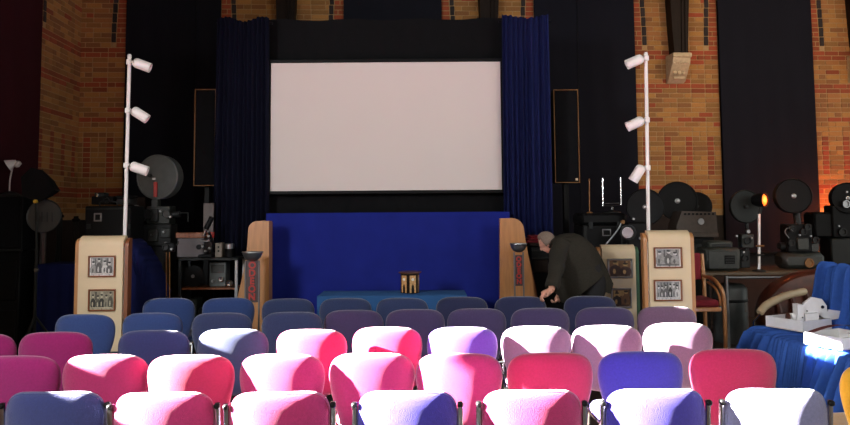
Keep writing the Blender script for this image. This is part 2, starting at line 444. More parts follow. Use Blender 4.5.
# window blinds between the piers
def blind(T, rotz, u0, u1, z0, z1, m, label, seams=()):
    t = thing('window_blind', label, 'blind', T @ Vector(((u0+u1)/2, 0, 0)), rotz, 'tall dark window blinds')
    q = MB(T); n = 24
    rows = []
    for j in range(13):
        z = z0+(z1-z0)*j/12
        rows.append([(u0+(u1-u0)*i/n, -0.105-0.004*math.sin(i*1.3+j*0.3)-0.003*math.sin(i*0.5+1), z) for i in range(n+1)])
    rows2 = [[(x, y+0.012, z) for x, y, z in r] for r in rows]
    q.grid(rows); q.grid(rows2); q.build('blind_cloth', m, t)
    q = MB(T); q.box(((u0+u1)/2, -0.10, z1+0.03), (u1-u0+0.02, 0.11, 0.07), bev=0.01); q.build('head_box', M_black, t)
    q = MB(T); q.tube([(u0, -0.105, z0), (u1, -0.105, z0)], 0.016, 8); q.build('bottom_bar', M_black, t)
    for s in seams:
        q = MB(T); q.box((s, -0.118, (z0+z1)/2), (0.006, 0.006, z1-z0), bev=0.001); q.build('seam', M_black, t)
    return t
WB = lambda px, py=100: wall_u(px, py)
blind(TB, RZB, WB(127), WB(221), 1.0, 5.2, M_blind, 'dark navy blind left of the screen behind the lamp pole', (WB(197),))
blind(TB, RZB, u2[1], u3[0], 4.0, 5.2, M_blind, 'dark navy blind showing above the middle of the screen')
blind(TB, RZB, WB(534), WB(634), 1.0, 5.2, M_blind, 'dark navy blind between the right curtain and brick pier', (WB(577),))
blind(TB, RZB, WB(718), WB(811), 1.0, 5.2, M_blind, 'dark navy blind between the two right brick piers')
blind(TB, RZB, u5+1.35, u5+2.9, 1.0, 5.2, M_blind, 'dark navy blind beyond the right edge brick pier')
uM0 = UL0-0.005
blind(TL, RZL, uM0-1.7, uM0, 1.0, 5.2, M_maroon, 'dark maroon blind on the side wall at far left')

# ------------------------------------------------------------------ screen, curtains, stage
YS = 9.0
def screen():
    t = thing('projection_screen', 'large blank white projection screen in black masking between the curtains', 'screen', P(385, 126, YS) * Vector((1, 1, 0)) if False else (P(385, 126, YS).x, YS, 0))
    tl, tr, bl, br = P(270.5, 63.5, YS), P(500.5, 61.5, YS), P(271, 191.5, YS), P(501.5, 189.5, YS)
    x0, x1 = (tl.x+bl.x)/2, (tr.x+br.x)/2; z0, z1 = (bl.z+br.z)/2, (tl.z+tr.z)/2
    q = MB(); q.box(((x0+x1)/2, YS, (z0+z1)/2), (x1-x0, 0.02, z1-z0), bev=0.002); q.build('screen_surface', M_screen, t)
    q = MB()
    for (c, s) in ((((x0+x1)/2, YS, z1+0.02), (x1-x0+0.08, 0.06, 0.04)), (((x0+x1)/2, YS, z0-0.02), (x1-x0+0.08, 0.06, 0.04)),
                   ((x0-0.02, YS, (z0+z1)/2), (0.04, 0.06, z1-z0)), ((x1+0.02, YS, (z0+z1)/2), (0.04, 0.06, z1-z0))):
        q.box(c, s, bev=0.006)
    q.build('frame', M_black, t)
    for x in (x0+0.4, x1-0.4):
        q = MB(); q.box((x, YS+0.27, z1/2+0.01), (0.06, 0.05, z1+0.02), bev=0.005); q.build('support_post', M_black, t)
    return x0, x1, z0, z1
SX0, SX1, SZ0, SZ1 = screen()
def cloth(name, label, cat, x0, x1, z0, z1, Y, m, folds, amp, seed=1, group=None, top=None, flare=0.0, nx=None, nz=16, hemname='cloth', par=None, thick=0.012):
    r = random.Random(seed); nx = nx or int(folds*10)
    ph = [r.random()*6.28 for _ in range(4)]
    def fold(u, v):
        s = u*folds*2*math.pi + 0.8*math.sin(u*7+ph[0]) + 0.5*math.sin(u*17+ph[1]) + 0.35*math.sin(v*2.2+ph[2]+u*3)
        w = math.sin(s); w = math.copysign(abs(w)**0.8, w)
        return amp*(0.75*w + 0.35*math.sin(0.47*s+ph[3]))*(0.65+0.35*(1-v))
    rows = []
    for j in range(nz+1):
        v = j/nz; row = []
        for i in range(nx+1):
            u = i/nx
            zt = z1 + (top(u) if top else 0)
            row.append(Vector((x0+(x1-x0)*u + flare*(1-v)*(u-0.5), Y + fold(u, v), z0+(zt-z0)*v)))
        rows.append(row)
    t = par or thing(name, label, cat, ((x0+x1)/2, Y, 0), 0, group)
    q = MB(); q.grid(rows); q.grid([[p+Vector((0, thick, 0)) for p in rw] for rw in rows])
    for (a, bb) in ((rows[0], None), (rows[-1], None)):
        q.grid([a, [p+Vector((0, thick, 0)) for p in a]])
    for k in (0, -1):
        c = [rw[k] for rw in rows]; q.grid([c, [p+Vector((0, thick, 0)) for p in c]])
    q.build(hemname, m, t, angle=60)
    return t
ztop = P(240, 19, 8.92).z
tcur = cloth('stage_curtain', 'dark navy pleated stage curtain left of the screen', 'curtain', P(216, 110, 8.92).x, P(268, 110, 8.92).x, 0.02, ztop, 8.92, M_navy, 11, 0.045, 3, 'curtains flanking the screen', top=lambda u: 0.03*math.sin(u*9), flare=0.06)
q = MB(); q.tube([(P(213, 30, 8.85).x, 9.0, ztop-0.04), (P(270, 30, 8.85).x, 9.0, ztop-0.04)], 0.018, 8); q.build('curtain_rail', M_black, tcur)
ztr = P(526, 16, 8.92).z
tcur = cloth('stage_curtain', 'navy blue pleated stage curtain right of the screen', 'curtain', P(503, 110, 8.92).x, P(550, 110, 8.92).x, 0.02, ztr, 8.92, M_navy2, 9, 0.055, 5, 'curtains flanking the screen', top=lambda u: 0.05*abs(u-0.55)*2-0.03, flare=0.04)
q = MB(); q.tube([(P(500, 30, 8.85).x, 9.0, ztr-0.05), (P(553, 30, 8.85).x, 9.0, ztr-0.05)], 0.018, 8); q.build('curtain_rail', M_black, tcur)
t = cloth('black_masking', 'black cloth masking around and above the white screen', 'masking', P(262, 40, 9.12).x, P(508, 40, 9.12).x, 0.9, P(385, 18.5, 9.12).z, 9.16, M_blackcloth, 10, 0.012, 9, top=lambda u: 0.012*math.sin(u*22), nx=80)
q = MB(); q.box((P(385, 18, 9.1).x, 9.24, P(385, 24, 9.1).z), (3.2, 0.05, 0.06)); 
for px in (268, 502): q.box((P(px, 100, 9.1).x, 9.25, 1.95), (0.06, 0.05, 3.9))
q.build('batten_frame', M_black, t)
t = cloth('stage_cloth', 'royal blue cloth hung across the stage front below the screen', 'drape', P(270, 250, 8.62).x-0.05, P(506, 250, 8.62).x+0.05, 0.02, P(385, 212.5, 8.62).z, 8.62, M_blue, 5, 0.018, 21, nx=110, nz=18)
q = MB(); q.tube([(P(268, 213, 8.62).x, 8.66, P(385, 214, 8.62).z), (P(506, 213, 8.62).x, 8.66, P(385, 214, 8.62).z)], 0.016, 8); q.build('rail', M_black, t)
for px in (272, 500):
    q = MB(); q.tube([(P(px, 213, 8.62).x, 8.68, P(385, 214, 8.62).z), (P(px, 213, 8.62).x, 8.68, 0)], 0.016, 8); q.build('rail_post', M_black, t)

# curved wooden end panels at the stage
def arcpts(c, r, a0, a1, n=8): return [(c[0]+r*math.cos(R(a0+(a1-a0)*i/n)), c[1]-r*math.sin(R(a0+(a1-a0)*i/n))) for i in range(n+1)]
def end_panel(label, pts, Y, depth, layers):
    xs = [P(x, y, Y) for x, y in pts]
    t = thing('wooden_end_panel', label, 'panel', (sum(p.x for p in xs)/len(xs), Y+depth/2, 0), 0, 'curved wooden end panels of the stage')
    lo = [p.copy() for p in xs]
    q = MB(); q.prism(lo, (0, depth, 0)); q.build('panel', M_wood, t, angle=30)
    for i, (dx, m) in enumerate(layers):
        q = MB(); q.prism([p+Vector((dx*min(1.0, 0.25+max(0, 1.5-p.z)*0.75), depth+0.002+0.05*i, 0.0 if p.z < 0.1 else -0.012*(i+1))) for p in lo], (0, 0.05, 0)); q.build('layer', m, t, angle=30)
    return t
YE = 8.15
def floor_py(px, Y):
    lo, hi = 212.0, 700.0
    for _ in range(40):
        m_ = (lo+hi)/2
        if P(px, m_, Y).z > 0: lo = m_
        else: hi = m_
    return lo
fl = floor_py(250, YE)
end_panel('wooden curved stage end panel left of the blue cloth', [(269, fl), (269, 221)] + arcpts((257.5, 230.5), 9.5, 90, 170, 8) + [(247.2, 245), (245.5, 262), (241, 282), (236, 303), (227, 335), (218, fl)], YE, 0.16, [(-0.012, M_woodred)])
fl = floor_py(515, YE)
end_panel('wooden curved stage end panel right of the blue cloth', [(500, fl), (500, 218.5)] + arcpts((512, 230), 12, 85, 8, 8) + [(525.5, 240), (529, 258), (533, 280), (536, 303), (541, 335), (547, fl)], YE, 0.10, [(0.022, M_woodred), (0.045, M_wood), (0.07, M_woodred)])

# ashtray stands with vertical lettering
def ash_stand(label, pxc, bowl_y, letter_y0, letter_y1, railw, Y, bowl_r):
    top = P(pxc, bowl_y, Y); s = Y/F
    t = thing('ashtray_stand', label, 'ashtray stand', (top.x, Y, 0), 0, 'ashtray stands beside the stage')
    q = MB(); r = bowl_r
    q.lathe([(0.0, -0.085), (r*0.3, -0.082), (r*0.62, -0.068), (r*0.85, -0.044), (r*0.97, -0.014), (r, 0), (r*1.06, 0.006), (r*1.04, 0.014), (r*0.92, 0.008), (r*0.6, -0.035), (0, -0.05)], (top.x, Y, top.z), seg=28); q.build('bowl', M_steel, t, 'worn metal bowl')
    q = MB(); q.lathe([(0.03, 0), (0.03, 0.035), (0.012, 0.045), (0, 0.045)], (top.x, Y, top.z-0.05), seg=12); q.build('stub_plate', M_dark, t)
    for sx in (-1, 1):
        q = MB(); q.box((top.x+sx*railw/2, Y, (top.z-0.08)/2+0.01), (0.016, 0.02, top.z-0.10), bev=0.003); q.build('rail', mat('dull_steel', (0.14, 0.13, 0.13), 0.45, 0.3), t)
    q = MB(); q.lathe([(0.15, 0), (0.15, 0.012), (0.11, 0.03), (0.05, 0.04), (0, 0.04)], (top.x, Y, 0), seg=28); q.build('base', M_dark, t)
    z0 = P(pxc, letter_y0, Y).z; z1 = P(pxc, letter_y1, Y).z; h = (z0-z1)/5
    q = MB(); q.box((top.x, Y+0.004, (z0+z1)/2), (railw-0.018, 0.006, z0-z1+0.03), bev=0.001); q.build('sign_plate', mat('sign_plate', (0.05, 0.03, 0.03), 0.5), t)
    for k, ch in enumerate('ODEON'):
        cu = bpy.data.curves.new('letter', 'FONT'); cu.body = ch; cu.size = h*1.18; cu.extrude = 0.004; cu.offset = h*0.045
        cu.align_x = 'CENTER'; cu.align_y = 'CENTER'; cu.materials.append(M_red)
        tmp = bpy.data.objects.new('letter_curve', cu)
        me = bpy.data.meshes.new_from_object(tmp); bpy.data.objects.remove(tmp); bpy.data.curves.remove(cu)
        o = bpy.data.objects.new('letter', me); COL.objects.link(o); o.parent = t
        o.rotation_euler = (R(90), 0, 0); o.location = (0, -0.006, z0-h*(k+0.5))
    return t
ash_stand('ashtray stand with red vertical lettering by the left wooden panel', 252.5, 253, 261.5, 301, 0.145, 7.75, 0.105)
ash_stand('ashtray stand with red vertical lettering by the right wooden panel', 518.5, 244.5, 256.5, 284.5, 0.095, 7.75, 0.088)

# low table under a teal cloth, with the little inlaid box on it
YT = 7.55
ta, tb_ = P(317, 300, YT), P(467, 298, YT); ztab = P(392, 295.5, YT).z
t = thing('cloth_table', 'long low table under teal blue cloth in front of the stage', 'table', ((ta.x+tb_.x)/2, YT+0.25, 0))
q = MB(); nx = 60
outer = []
W = tb_.x-ta.x; D = 0.5
per = []
for i in range(nx+1): per.append((ta.x+W*i/nx, YT, 0, -1))
for i in range(1, 12): per.append((tb_.x, YT+D*i/12, 1, 0))
for i in range(nx+1): per.append((tb_.x-W*i/nx, YT+D, 0, 1))
for i in range(1, 12): per.append((ta.x, YT+D-D*i/12, -1, 0))
rows = []
for j, (f_, z) in enumerate(((0.0, ztab-0.004), (0.0, ztab-0.02), (0.3, ztab-0.2), (0.7, 0.35), (1.0, 0.02))):
    rows.append([(x+nx_*f_*(0.015+0.02*math.sin(k*0.9)), y+ny_*f_*(0.015+0.02*math.sin(k*0.9)), z) for k, (x, y, nx_, ny_) in enumerate(per)])
rows.insert(0, [(x-nx_*0.01, y-ny_*0.01, ztab) for (x, y, nx_, ny_) in per])
V = q.grid(rows, closed=True); q._f(list(reversed(V[0]))); q.build('tablecloth', M_ltblue, t)
for sx in (ta.x+0.06, tb_.x-0.06):
    for sy in (YT+0.06, YT+D-0.06):
        q = MB(); q.box((sx, sy, ztab/2-0.02), (0.04, 0.04, ztab-0.04)); q.build('leg', M_darkwood, t)
bx = P(410, 293, YT+0.24); hb = P(410, 271.5, YT+0.24).z-ztab
t = thing('inlaid_box', 'small six-sided inlaid wooden box standing on the teal table', 'box', (bx.x, YT+0.24, ztab))
M_inlay = mat('bone_inlay', srgb(196, 150, 96), 0.5, var=0.5, scale=90)
def hexring(r, z, off=0.35): return [Vector((bx.x+r*math.cos(off+k*math.pi/3), YT+0.24+r*math.sin(off+k*math.pi/3), z)) for k in range(6)]
q = MB(); q.loft([hexring(0.105, ztab+0.002), hexring(0.105, ztab+hb-0.02)]); q.build('body', M_darkwood, t, angle=20)
q = MB(); q.loft([hexring(0.105, ztab+hb-0.022), hexring(0.13, ztab+hb-0.012), hexring(0.13, ztab+hb-0.002), hexring(0.10, ztab+hb+0.003)]); q.build('top', mat('inlay_top', srgb(86, 50, 38), 0.4, var=0.4, scale=80), t, angle=20)
for k in range(6):
    a = hexring(0.106, 0)[k]; c = hexring(0.106, 0)[(k+1) % 6]; e = (c-a); n = Vector((e.y, -e.x, 0)).normalized()
    F_ = lambda u, h, d: (a+e*u)+n*d+Vector((0, 0, ztab+h*hb))
    q = MB(); q.prism([F_(0.18, 0.04, 0.001), F_(0.82, 0.04, 0.001), F_(0.82, 0.84, 0.001), F_(0.18, 0.84, 0.001)], n*0.002); fr = q.build('inlay_panel', M_inlay, t)
    q = MB(); q.prism([F_(0.36, 0.03, 0.003), F_(0.64, 0.03, 0.003), F_(0.64, 0.28, 0.003), F_(0.58, 0.38, 0.003), F_(0.5, 0.46, 0.003), F_(0.42, 0.38, 0.003), F_(0.36, 0.28, 0.003)], n*0.002); q.build('arch', M_black, fr)
    q = MB(); q.lathe([(0.016, 0), (0.016, 0.003), (0, 0.003)], F_(0.5, 0.66, 0.003), n, seg=10); q.build('rosette', mat('pearl', (0.7, 0.68, 0.64), 0.3), fr)

# ------------------------------------------------------------------ chairs
def pad_mesh(name, right, zc, thick, m, curve, front_only=False):
    half = [(p.x, p.y) for p in catmull([(x, z, 0) for x, z in right], 5)]
    out = half + [(-x, z) for x, z in reversed(half[1:-1])]
    rings = [(0.30, -0.92), (0.62, -0.86), (0.82, -0.72), (0.92, -0.52), (0.975, -0.28), (1.0, 0.0), (0.975, 0.25), (0.9, 0.40), (0.5, 0.45)]
    q = MB(); V = []
    for s, yy in rings:
        V.append([Vector((x*s, yy*thick + curve*(x*s)**2, zc+(z-zc)*s)) for x, z in out])
    q.loft(V)
    return q.mesh(name, m, angle=180)
def shear(me, rec, z0):
    for v in me.vertices: v.co.y -= math.tan(R(rec))*(v.co.z-z0)
RB = [(0, .846), (.09, .844), (.165, .834), (.215, .808), (.241, .768), (.249, .72), (.246, .67), (.232, .60), (.208, .52), (.188, .46), (.165, .41), (.09, .385), (0, .38)]
RA = [(0, .845), (.10, .845), (.165, .838), (.207, .812), (.226, .765), (.229, .70), (.226, .60), (.216, .50), (.19, .43), (.10, .41), (0, .41)]
M_f0 = fabric('fabric_navy', (48, 58, 118))
FAB = dict(
    navy=M_f0, blue=fabric('fabric_blue', (58, 84, 148)), slate=fabric('fabric_slate_blue', (58, 72, 118)),
    magenta=fabric('fabric_magenta', (182, 40, 108)), plum=fabric('fabric_plum_magenta', (158, 26, 112)), crimson=fabric('fabric_crimson', (196, 38, 92)),
    violet=fabric('fabric_violet_blue', (66, 56, 178)), purple=fabric('fabric_dusky_purple', (76, 66, 112)), mauve=fabric('fabric_mauve', (134, 104, 138)),
    rose=fabric('fabric_hot_pink', (214, 40, 112)), lilac=fabric('fabric_lilac', (106, 70, 196)), grey=fabric('fabric_lavender_grey', (138, 142, 186)),
    ink=fabric('fabric_ink_blue', (52, 58, 100)), yellow=fabric('fabric_yellow', (228, 170, 36)))
WORDS = dict(navy='navy blue', blue='mid blue', slate='slate blue', magenta='magenta', plum='plum magenta', crimson='crimson', violet='violet blue', purple='dusky purple',
             mauve='mauve', rose='hot pink', lilac='lilac violet', grey='lavender grey', ink='ink blue', yellow='yellow')
REC = 1.5
def seat_mesh(m, w=0.225):
    out = []
    for k in range(28):
        a = 2*math.pi*k/28; c, s = math.cos(a), math.sin(a)
        out.append((math.copysign(abs(c)**0.45, c)*w, 0.235+math.copysign(abs(s)**0.5, s)*0.215))
    q = MB(); V = []
    for s, z in ((0.5, 0.412), (0.93, 0.412), (1, 0.425), (1, 0.447), (0.95, 0.462), (0.7, 0.468), (0.3, 0.464)):
        V.append([Vector((x*s, 0.235+(y-0.235)*s, z)) for x, y in out])
    q.loft(V); return q.mesh('seat', m, angle=180)
def tube_mesh(name, pts, r=0.011, seg=8, m=None):
    q = MB(); q.tube(pts, r, seg); return q.mesh(name, m or M_chrome)
def welt_mesh(right, m):
    half = [(p.x, p.y) for p in catmull([(x, z, 0) for x, z in right], 4)]
    out = half + [(-x, z) for x, z in reversed(half[1:-1])]
    q = MB(); ring = []; n = len(out); V = []
    for k in range(n):
        x, z = out[k]; c = Vector((x*0.965, 0, 0.62+(z-0.62)*0.965)); nrm = Vector((x, 0, (z-0.62))).normalized()
        V.append([c+nrm*0.004*math.cos(a)+Vector((0, -0.020+0.9*c.x**2*0.85+0.004*math.sin(a), 0)) for a in (0, 1.57, 3.14, 4.71)])
    V.append(V[0]); q.grid(V, closed=True); return q.mesh('piping', m, angle=180)
PROTO = {}
def make_proto(kind):
    if kind == 'B': back = pad_mesh('backrest', RB, 0.64, 0.055, M_f0, 0.48)
    else: back = pad_mesh('backrest', RA, 0.64, 0.05, M_f0, 0.55)
    shear(back, REC, 0.45)
    parts = [('backrest', back, 1), ('seat', seat_mesh(M_f0), 1)]
    if kind == 'A':
        w = welt_mesh(RA, M_f0); 
        for v in w.vertices: v.co.y += (0.55-0.765)*v.co.x**2 + 0.006
        shear(w, REC, 0.45); parts.append(('piping', w, 1))
        for s in (-1, 1):
            pts = [(s*0.238, 0.055+0.0, 0.42), (s*0.2405, 0.03, 0.6), (s*0.2405, 0.012, 0.772), (s*0.2405, 0.012, 0.79)]
            parts.append(('back_post', tube_mesh('back_post', pts, 0.0125), 0))
            q = MB(); q.box((s*0.2405, 0.0, 0.78), (0.026, 0.026, 0.024)); 
            parts.append(('post_cap', q.mesh('post_cap', M_black), 0))
    else:
        for s in (-1, 1):
            parts.append(('back_post', tube_mesh('back_post', [(s*0.13, 0.12, 0.40), (s*0.13, 0.05, 0.405), (s*0.13, 0.035, 0.45), (s*0.13, 0.04, 0.62)], 0.011), 0))
    for sx in (-1, 1):
        parts.append(('leg', tube_mesh('leg', [(sx*0.215, 0.05, 0.405), (sx*0.225, -0.01, 0.2), (sx*0.235, -0.05, 0.004)]), 0))
        parts.append(('leg', tube_mesh('leg', [(sx*0.215, 0.40, 0.405), (sx*0.225, 0.43, 0.2), (sx*0.235, 0.45, 0.004)]), 0))
        parts.append(('side_rail', tube_mesh('side_rail', [(sx*0.215, 0.02, 0.405), (sx*0.215, 0.43, 0.405)], 0.012), 0))
    parts.append(('link_bar', tube_mesh('link_bar', [(-0.225, 0.02, 0.395), (0.225, 0.02, 0.395)], 0.011), 0))
    return parts
PROTO = {k: make_proto(k) for k in 'AB'}
def chair(kind, x, y, rz, fab, label, z=0.0, group='padded chairs set out in rows'):
    t = thing('padded_chair', label, 'chair', (x, y, z), rz, group)
    for n, me, up in PROTO[kind]:
        o = bpy.data.objects.new(n, me); COL.objects.link(o); o.parent = t
        if up:
            o.material_slots[0].link = 'OBJECT'; o.material_slots[0].material = FAB[fab]
    return t
ORD = ['first', 'second', 'third', 'fourth', 'fifth', 'sixth', 'seventh', 'eighth', 'ninth', 'tenth', 'eleventh']
ROWS = [
    ('A', 'nearest row', 'A', 393, [(50, 'navy', 392.5), (160.5, 'magenta', 394.5), (278, 'magenta', 394), (407, 'violet', 393), (533, 'magenta', 392), (658.5, 'violet', 391), (780.5, 'grey', 391)]),
    ('B', 'second row from the camera', 'B', 355, [(12, 'plum', 357), (102, 'magenta', 355.5), (188, 'crimson', 356.5), (280, 'magenta', 355.5), (371, 'magenta', 354), (459, 'magenta', 355), (551.5, 'crimson', 354.5), (643, 'violet', 352.5), (736, 'crimson', 349)]),
    ('C', 'third row from the camera', 'B', 330, [(-26, 'plum', 337), (52, 'plum', 334), (151, 'navy', 331.5), (231, 'slate', 330), (310, 'rose', 331), (386.5, 'rose', 327.5), (462.5, 'lilac', 328), (537, 'mauve', 326.5), (608, 'mauve', 325.5), (680, 'mauve', 322)]),
    ('D', 'fourth row from the camera', 'B', 313, [(82, 'blue', 316.5), (150, 'blue', 314.5), (220, 'slate', 314.5), (291, 'slate', 313.5), (353, 'purple', 310.5), (415, 'purple', 309.5), (477, 'purple', 308.5), (541, 'purple', 308), (606, 'purple', 307), (668.5, 'mauve', 306)]),
    ('E', 'farthest row by the stage', 'B', 298, [(167, 'blue', 298), (227, 'blue', 298), (287, 'slate', 299.5), (345, 'slate', 299), (402, 'slate', 299), (462, 'ink', 297.5), (521, 'ink', 297), (591, 'ink', 296.5)]),
]
rc = random.Random(11)
for rid, rname, kind, ty, items in ROWS:
    yrow = sum(onz(px, py, 0.845).y for px, f_, py in items)/len(items)
    n = 0
    for i, (px, f_, py) in enumerate(items):
        p = onz(px, py-0.5, 0.845)
        y = p.y*0.6+yrow*0.4
        q_ = P(px, py, y)
        x = q_.x; z = 0.0
        side = ORD[i]
        lab = '%s padded chair, %s from the left in the %s' % (WORDS[f_], side, rname)
        if rid == 'C' and i == 0: lab = 'plum magenta padded chair cut by the left edge, third row'
        chair(kind, x, y+0.04, R(rc.uniform(-3.5, 3.5)) + (-x*0.012), f_, lab)
p = P(885, 368, 3.9)
chair('B', p.x, 3.9, R(8), 'yellow', 'yellow padded chair at the right edge beside the blue draped sofa', group=None)

# ------------------------------------------------------------------ photograph display boards
def figures(q, x0, x1, z0, z1, Y, seed, n):
    """flat printed people and patches inside the print rectangle"""
    r = random.Random(seed); w = x1-x0; h = z1-z0; d = 0
    def rect(a, b_, c, e, mi):
        nonlocal d; d += 1; q.mi = mi
        q._f([q._v((x0+w*u, Y-0.00012*d, z0+h*v)) for u, v in ((a, c), (b_, c), (b_, e), (a, e))])
    def blob(cu, cv, ru, rv, mi, k=9):
        nonlocal d; d += 1; q.mi = mi
        q._f([q._v((x0+w*(cu+ru*math.cos(i*2*math.pi/k)), Y-0.00012*d, z0+h*(cv+rv*math.sin(i*2*math.pi/k)))) for i in range(k)])
    for i in range(7): rect(0.05+i*0.13, 0.05+i*0.13+0.09*r.random()+0.03, 0.45+0.2*r.random(), 0.97, r.choice([1, 2, 2, 3]))
    for i in range(n):
        u = (i+0.5+0.25*(r.random()-0.5))/n; hv = 0.62+0.22*r.random()
        c = r.choice([0, 1, 1, 2, 3]); blob(u, hv*0.42, 0.62/n, hv*0.46, c)
        blob(u-0.1/n, hv*0.38, 0.16/n, hv*0.22, 3 if c < 2 else 1, 6)
        blob(u, hv+0.03, 0.25/n, 0.1, 3); blob(u, hv+0.085, 0.27/n, 0.055, 0)
    rect(0.03, 0.97, 0.02, 0.10, r.choice([1, 3]))
def photo_frame(t, pxr, Y, mats, frame_m, mount_m, seed, n, border=0.14):
    x0, y0, x1, y1 = pxr
    a, c = P(x0, y1, Y), P(x1, y0, Y)
    X0, X1, Z0, Z1 = a.x, c.x, a.z, c.z; fw = 0.014
    fr = MB()
    for (cx_, cz_, sx, sz) in (((X0+X1)/2, Z0+fw/2, X1-X0, fw), ((X0+X1)/2, Z1-fw/2, X1-X0, fw), (X0+fw/2, (Z0+Z1)/2, fw, Z1-Z0-2*fw), (X1-fw/2, (Z0+Z1)/2, fw, Z1-Z0-2*fw)):
        fr.box((cx_, Y-0.011, cz_), (sx, 0.022, sz), bev=0.003)
    fo = fr.build('picture_frame', frame_m, t)
    q = MB(); q.box(((X0+X1)/2, Y-0.004, (Z0+Z1)/2), (X1-X0-0.01, 0.006, Z1-Z0-0.01), bev=0); q.build('mount', mount_m, fo)
    w = (X1-X0)*border*0.5+fw*0.4; h = (Z1-Z0)*border*0.5+fw*0.4
    q = MB(); q.mi = 2
    q._f([q._v((x, Y-0.0075, z)) for x, z in ((X0+w, Z0+h), (X1-w, Z0+h), (X1-w, Z1-h), (X0+w, Z1-h))])
    figures(q, X0+w, X1-w, Z0+h, Z1-h, Y-0.0078, seed, n)
    q.build('photograph', mats, fo)
def board(label, x0, x1, ytop, Y, frames, edge_m, side_m, seed, lean=0.0, rad=0.085, depth=0.10):
    a, c = P(x0, ytop, Y), P(x1, ytop, Y); top = a.z
    t = thing('display_board', label, 'display board', ((a.x+c.x)/2, Y+0.1, 0), 0, 'display boards of framed photographs')
    prof = [(Y, 0.03), (Y, top-rad)] + [(Y+rad-rad*math.cos(R(90*i/8)), top-rad+rad*math.sin(R(90*i/8))) for i in range(1, 9)] + [(Y+depth, top-0.005), (Y+depth, top-0.03), (Y+rad, top-0.03), (Y+0.035, top-rad-0.03), (Y+0.03, 0.03)]
    q = MB(); q.prism([(a.x+0.02, y, z) for y, z in prof], (c.x-a.x-0.04, 0, 0)); q.build('curved_panel', M_cream, t, angle=30)
    for s, xx in ((-1, a.x), (1, c.x)):
        pr = [(Y+0.02, 0.0), (Y+0.02, top-rad-0.01)] + [(Y+rad+0.005-(rad-0.015)*math.cos(R(90*i/8)), top-rad-0.01+(rad-0.015)*math.sin(R(90*i/8))) for i in range(1, 9)] + [(Y+depth+0.01, top-0.025), (Y+depth+0.01, 0.0)]
        q = MB(); q.prism([(xx-(0.022 if s < 0 else 0.012), y, z) for y, z in pr], (0.034, 0, 0)); q.build('side_panel', edge_m if s < 0 else side_m, t, angle=30)
    for k, f_ in enumerate(frames): photo_frame(t, f_[0], Y-0.001, f_[1], f_[2], f_[3], seed+k, f_[4])
    return t
board('cream display board with two framed group photographs left of the seats', 77, 125.5, 236, 6.9,
      [((88.5, 255.5, 116, 277), M_print_a, M_woodred, M_white, 4), ((88.5, 289, 116, 311), M_print_b, M_woodred, mat('mount_sepia', (0.45, 0.40, 0.28), 0.7), 5)], M_wood, M_woodred, 31)
board('cream display board with two framed monochrome photographs under the right lamp pole', 646, 692, 230.5, 6.9,
      [((654, 247, 681.5, 268), M_print_a, M_woodred, M_white, 3), ((654, 279.5, 681.5, 301), M_print_a, M_woodred, M_white, 6)], M_wood, M_wood, 41)
board('cream display board with two dark colour photographs half hidden by the stooping man', 600, 637, 245, 7.75,
      [((607.5, 258.5, 632, 278), M_print_c, M_steel, mat('mount_dark', (0.3, 0.24, 0.2), 0.7), 2), ((611, 288, 631, 308), M_print_c, M_steel, mat('mount_dark', (0.3, 0.24, 0.2), 0.7), 2)], M_wood, M_green, 51)

# ------------------------------------------------------------------ tall poles with white spot lamps
def lamp_pole(label, pxt, pyt, pxb, Y, heads):
    top = P(pxt, pyt, Y); base = Vector((P(pxb, 236, Y).x, Y, 0))
    base.x = top.x + (P(pxb, 236, Y).x-top.x)*(top.z/(top.z-P(pxb, 236, Y).z)) 
    t = thing('spotlight_pole', label, 'lamp pole', base, 0, 'white poles of three spot lamps')
    q = MB(); q.tube([base+Vector((0, 0, 0.03)), top], 0.0185, 12); q.build('pole', M_white, t)
    q = MB(); q.lathe([(0.021, -0.01), (0.021, 0.02), (0.012, 0.03), (0, 0.03)], top, seg=12); q.build('pole_cap', M_white, t)
    q = MB(); q.lathe([(0.17, 0), (0.17, 0.02), (0.05, 0.035), (0.03, 0.1), (0, 0.1)], base, seg=28); q.build('base', M_white, t)
    ax_ = (top-base).normalized()
    for (px, py, tx, ty, toward, scale) in heads:
        c = P(px, py, Y-0.03); d = Vector((tx, toward, ty)).normalized()
        L, r = 0.165*scale, 0.048*scale
        k = base + ax_*((c.z+0.05*(-ty) - base.z + 0.02)/ax_.z)
        back = c - d*L*0.5
        q = MB(); q.lathe([(0.012, -0.006), (r*0.6, 0.0), (r*0.88, 0.012), (r, 0.032), (r, L-0.004), (r*0.97, L), (r*0.9, L), (r*0.88, L-0.03), (r*0.5, L-0.05), (0, L-0.05)], back, d, seg=24)
        h = q.build('spot_head', M_white, t)
        q = MB(); q.lathe([(r*0.8, 0), (r*0.6, 0.012), (0, 0.02)], back+d*(L-0.045), d, seg=16); q.build('bulb', mat('bulb_glass', (0.5, 0.5, 0.48), 0.15), h)
        q = MB(); q.tube([k+Vector((0, 0, 0)), (k+back+d*0.02)/2+Vector((0, 0, 0.006)), back+d*0.025], 0.008, 8); q.box(k, (0.05, 0.05, 0.055)); q.build('bracket', M_white, h)
    return t
lamp_pole('tall white pole with three white spot lamps above the left display board', 129.5, 57, 124.8, 7.3,
          [(142, 65, 0.85, -0.32, 0.12, 1.06), (140, 114.5, 0.75, -0.5, 0.12, 1.06), (139, 168.5, 0.85, -0.3, 0.12, 1.06)])
lamp_pole('tall white pole with three white spot lamps above the right display board', 645.8, 55, 648.5, 7.3,
          [(634.5, 61.5, -0.85, -0.35, 0.12, 1.06), (635, 123.5, -0.8, -0.35, 0.12, 1.06), (637.5, 173.5, -0.45, -0.75, 0.12, 1.06)])

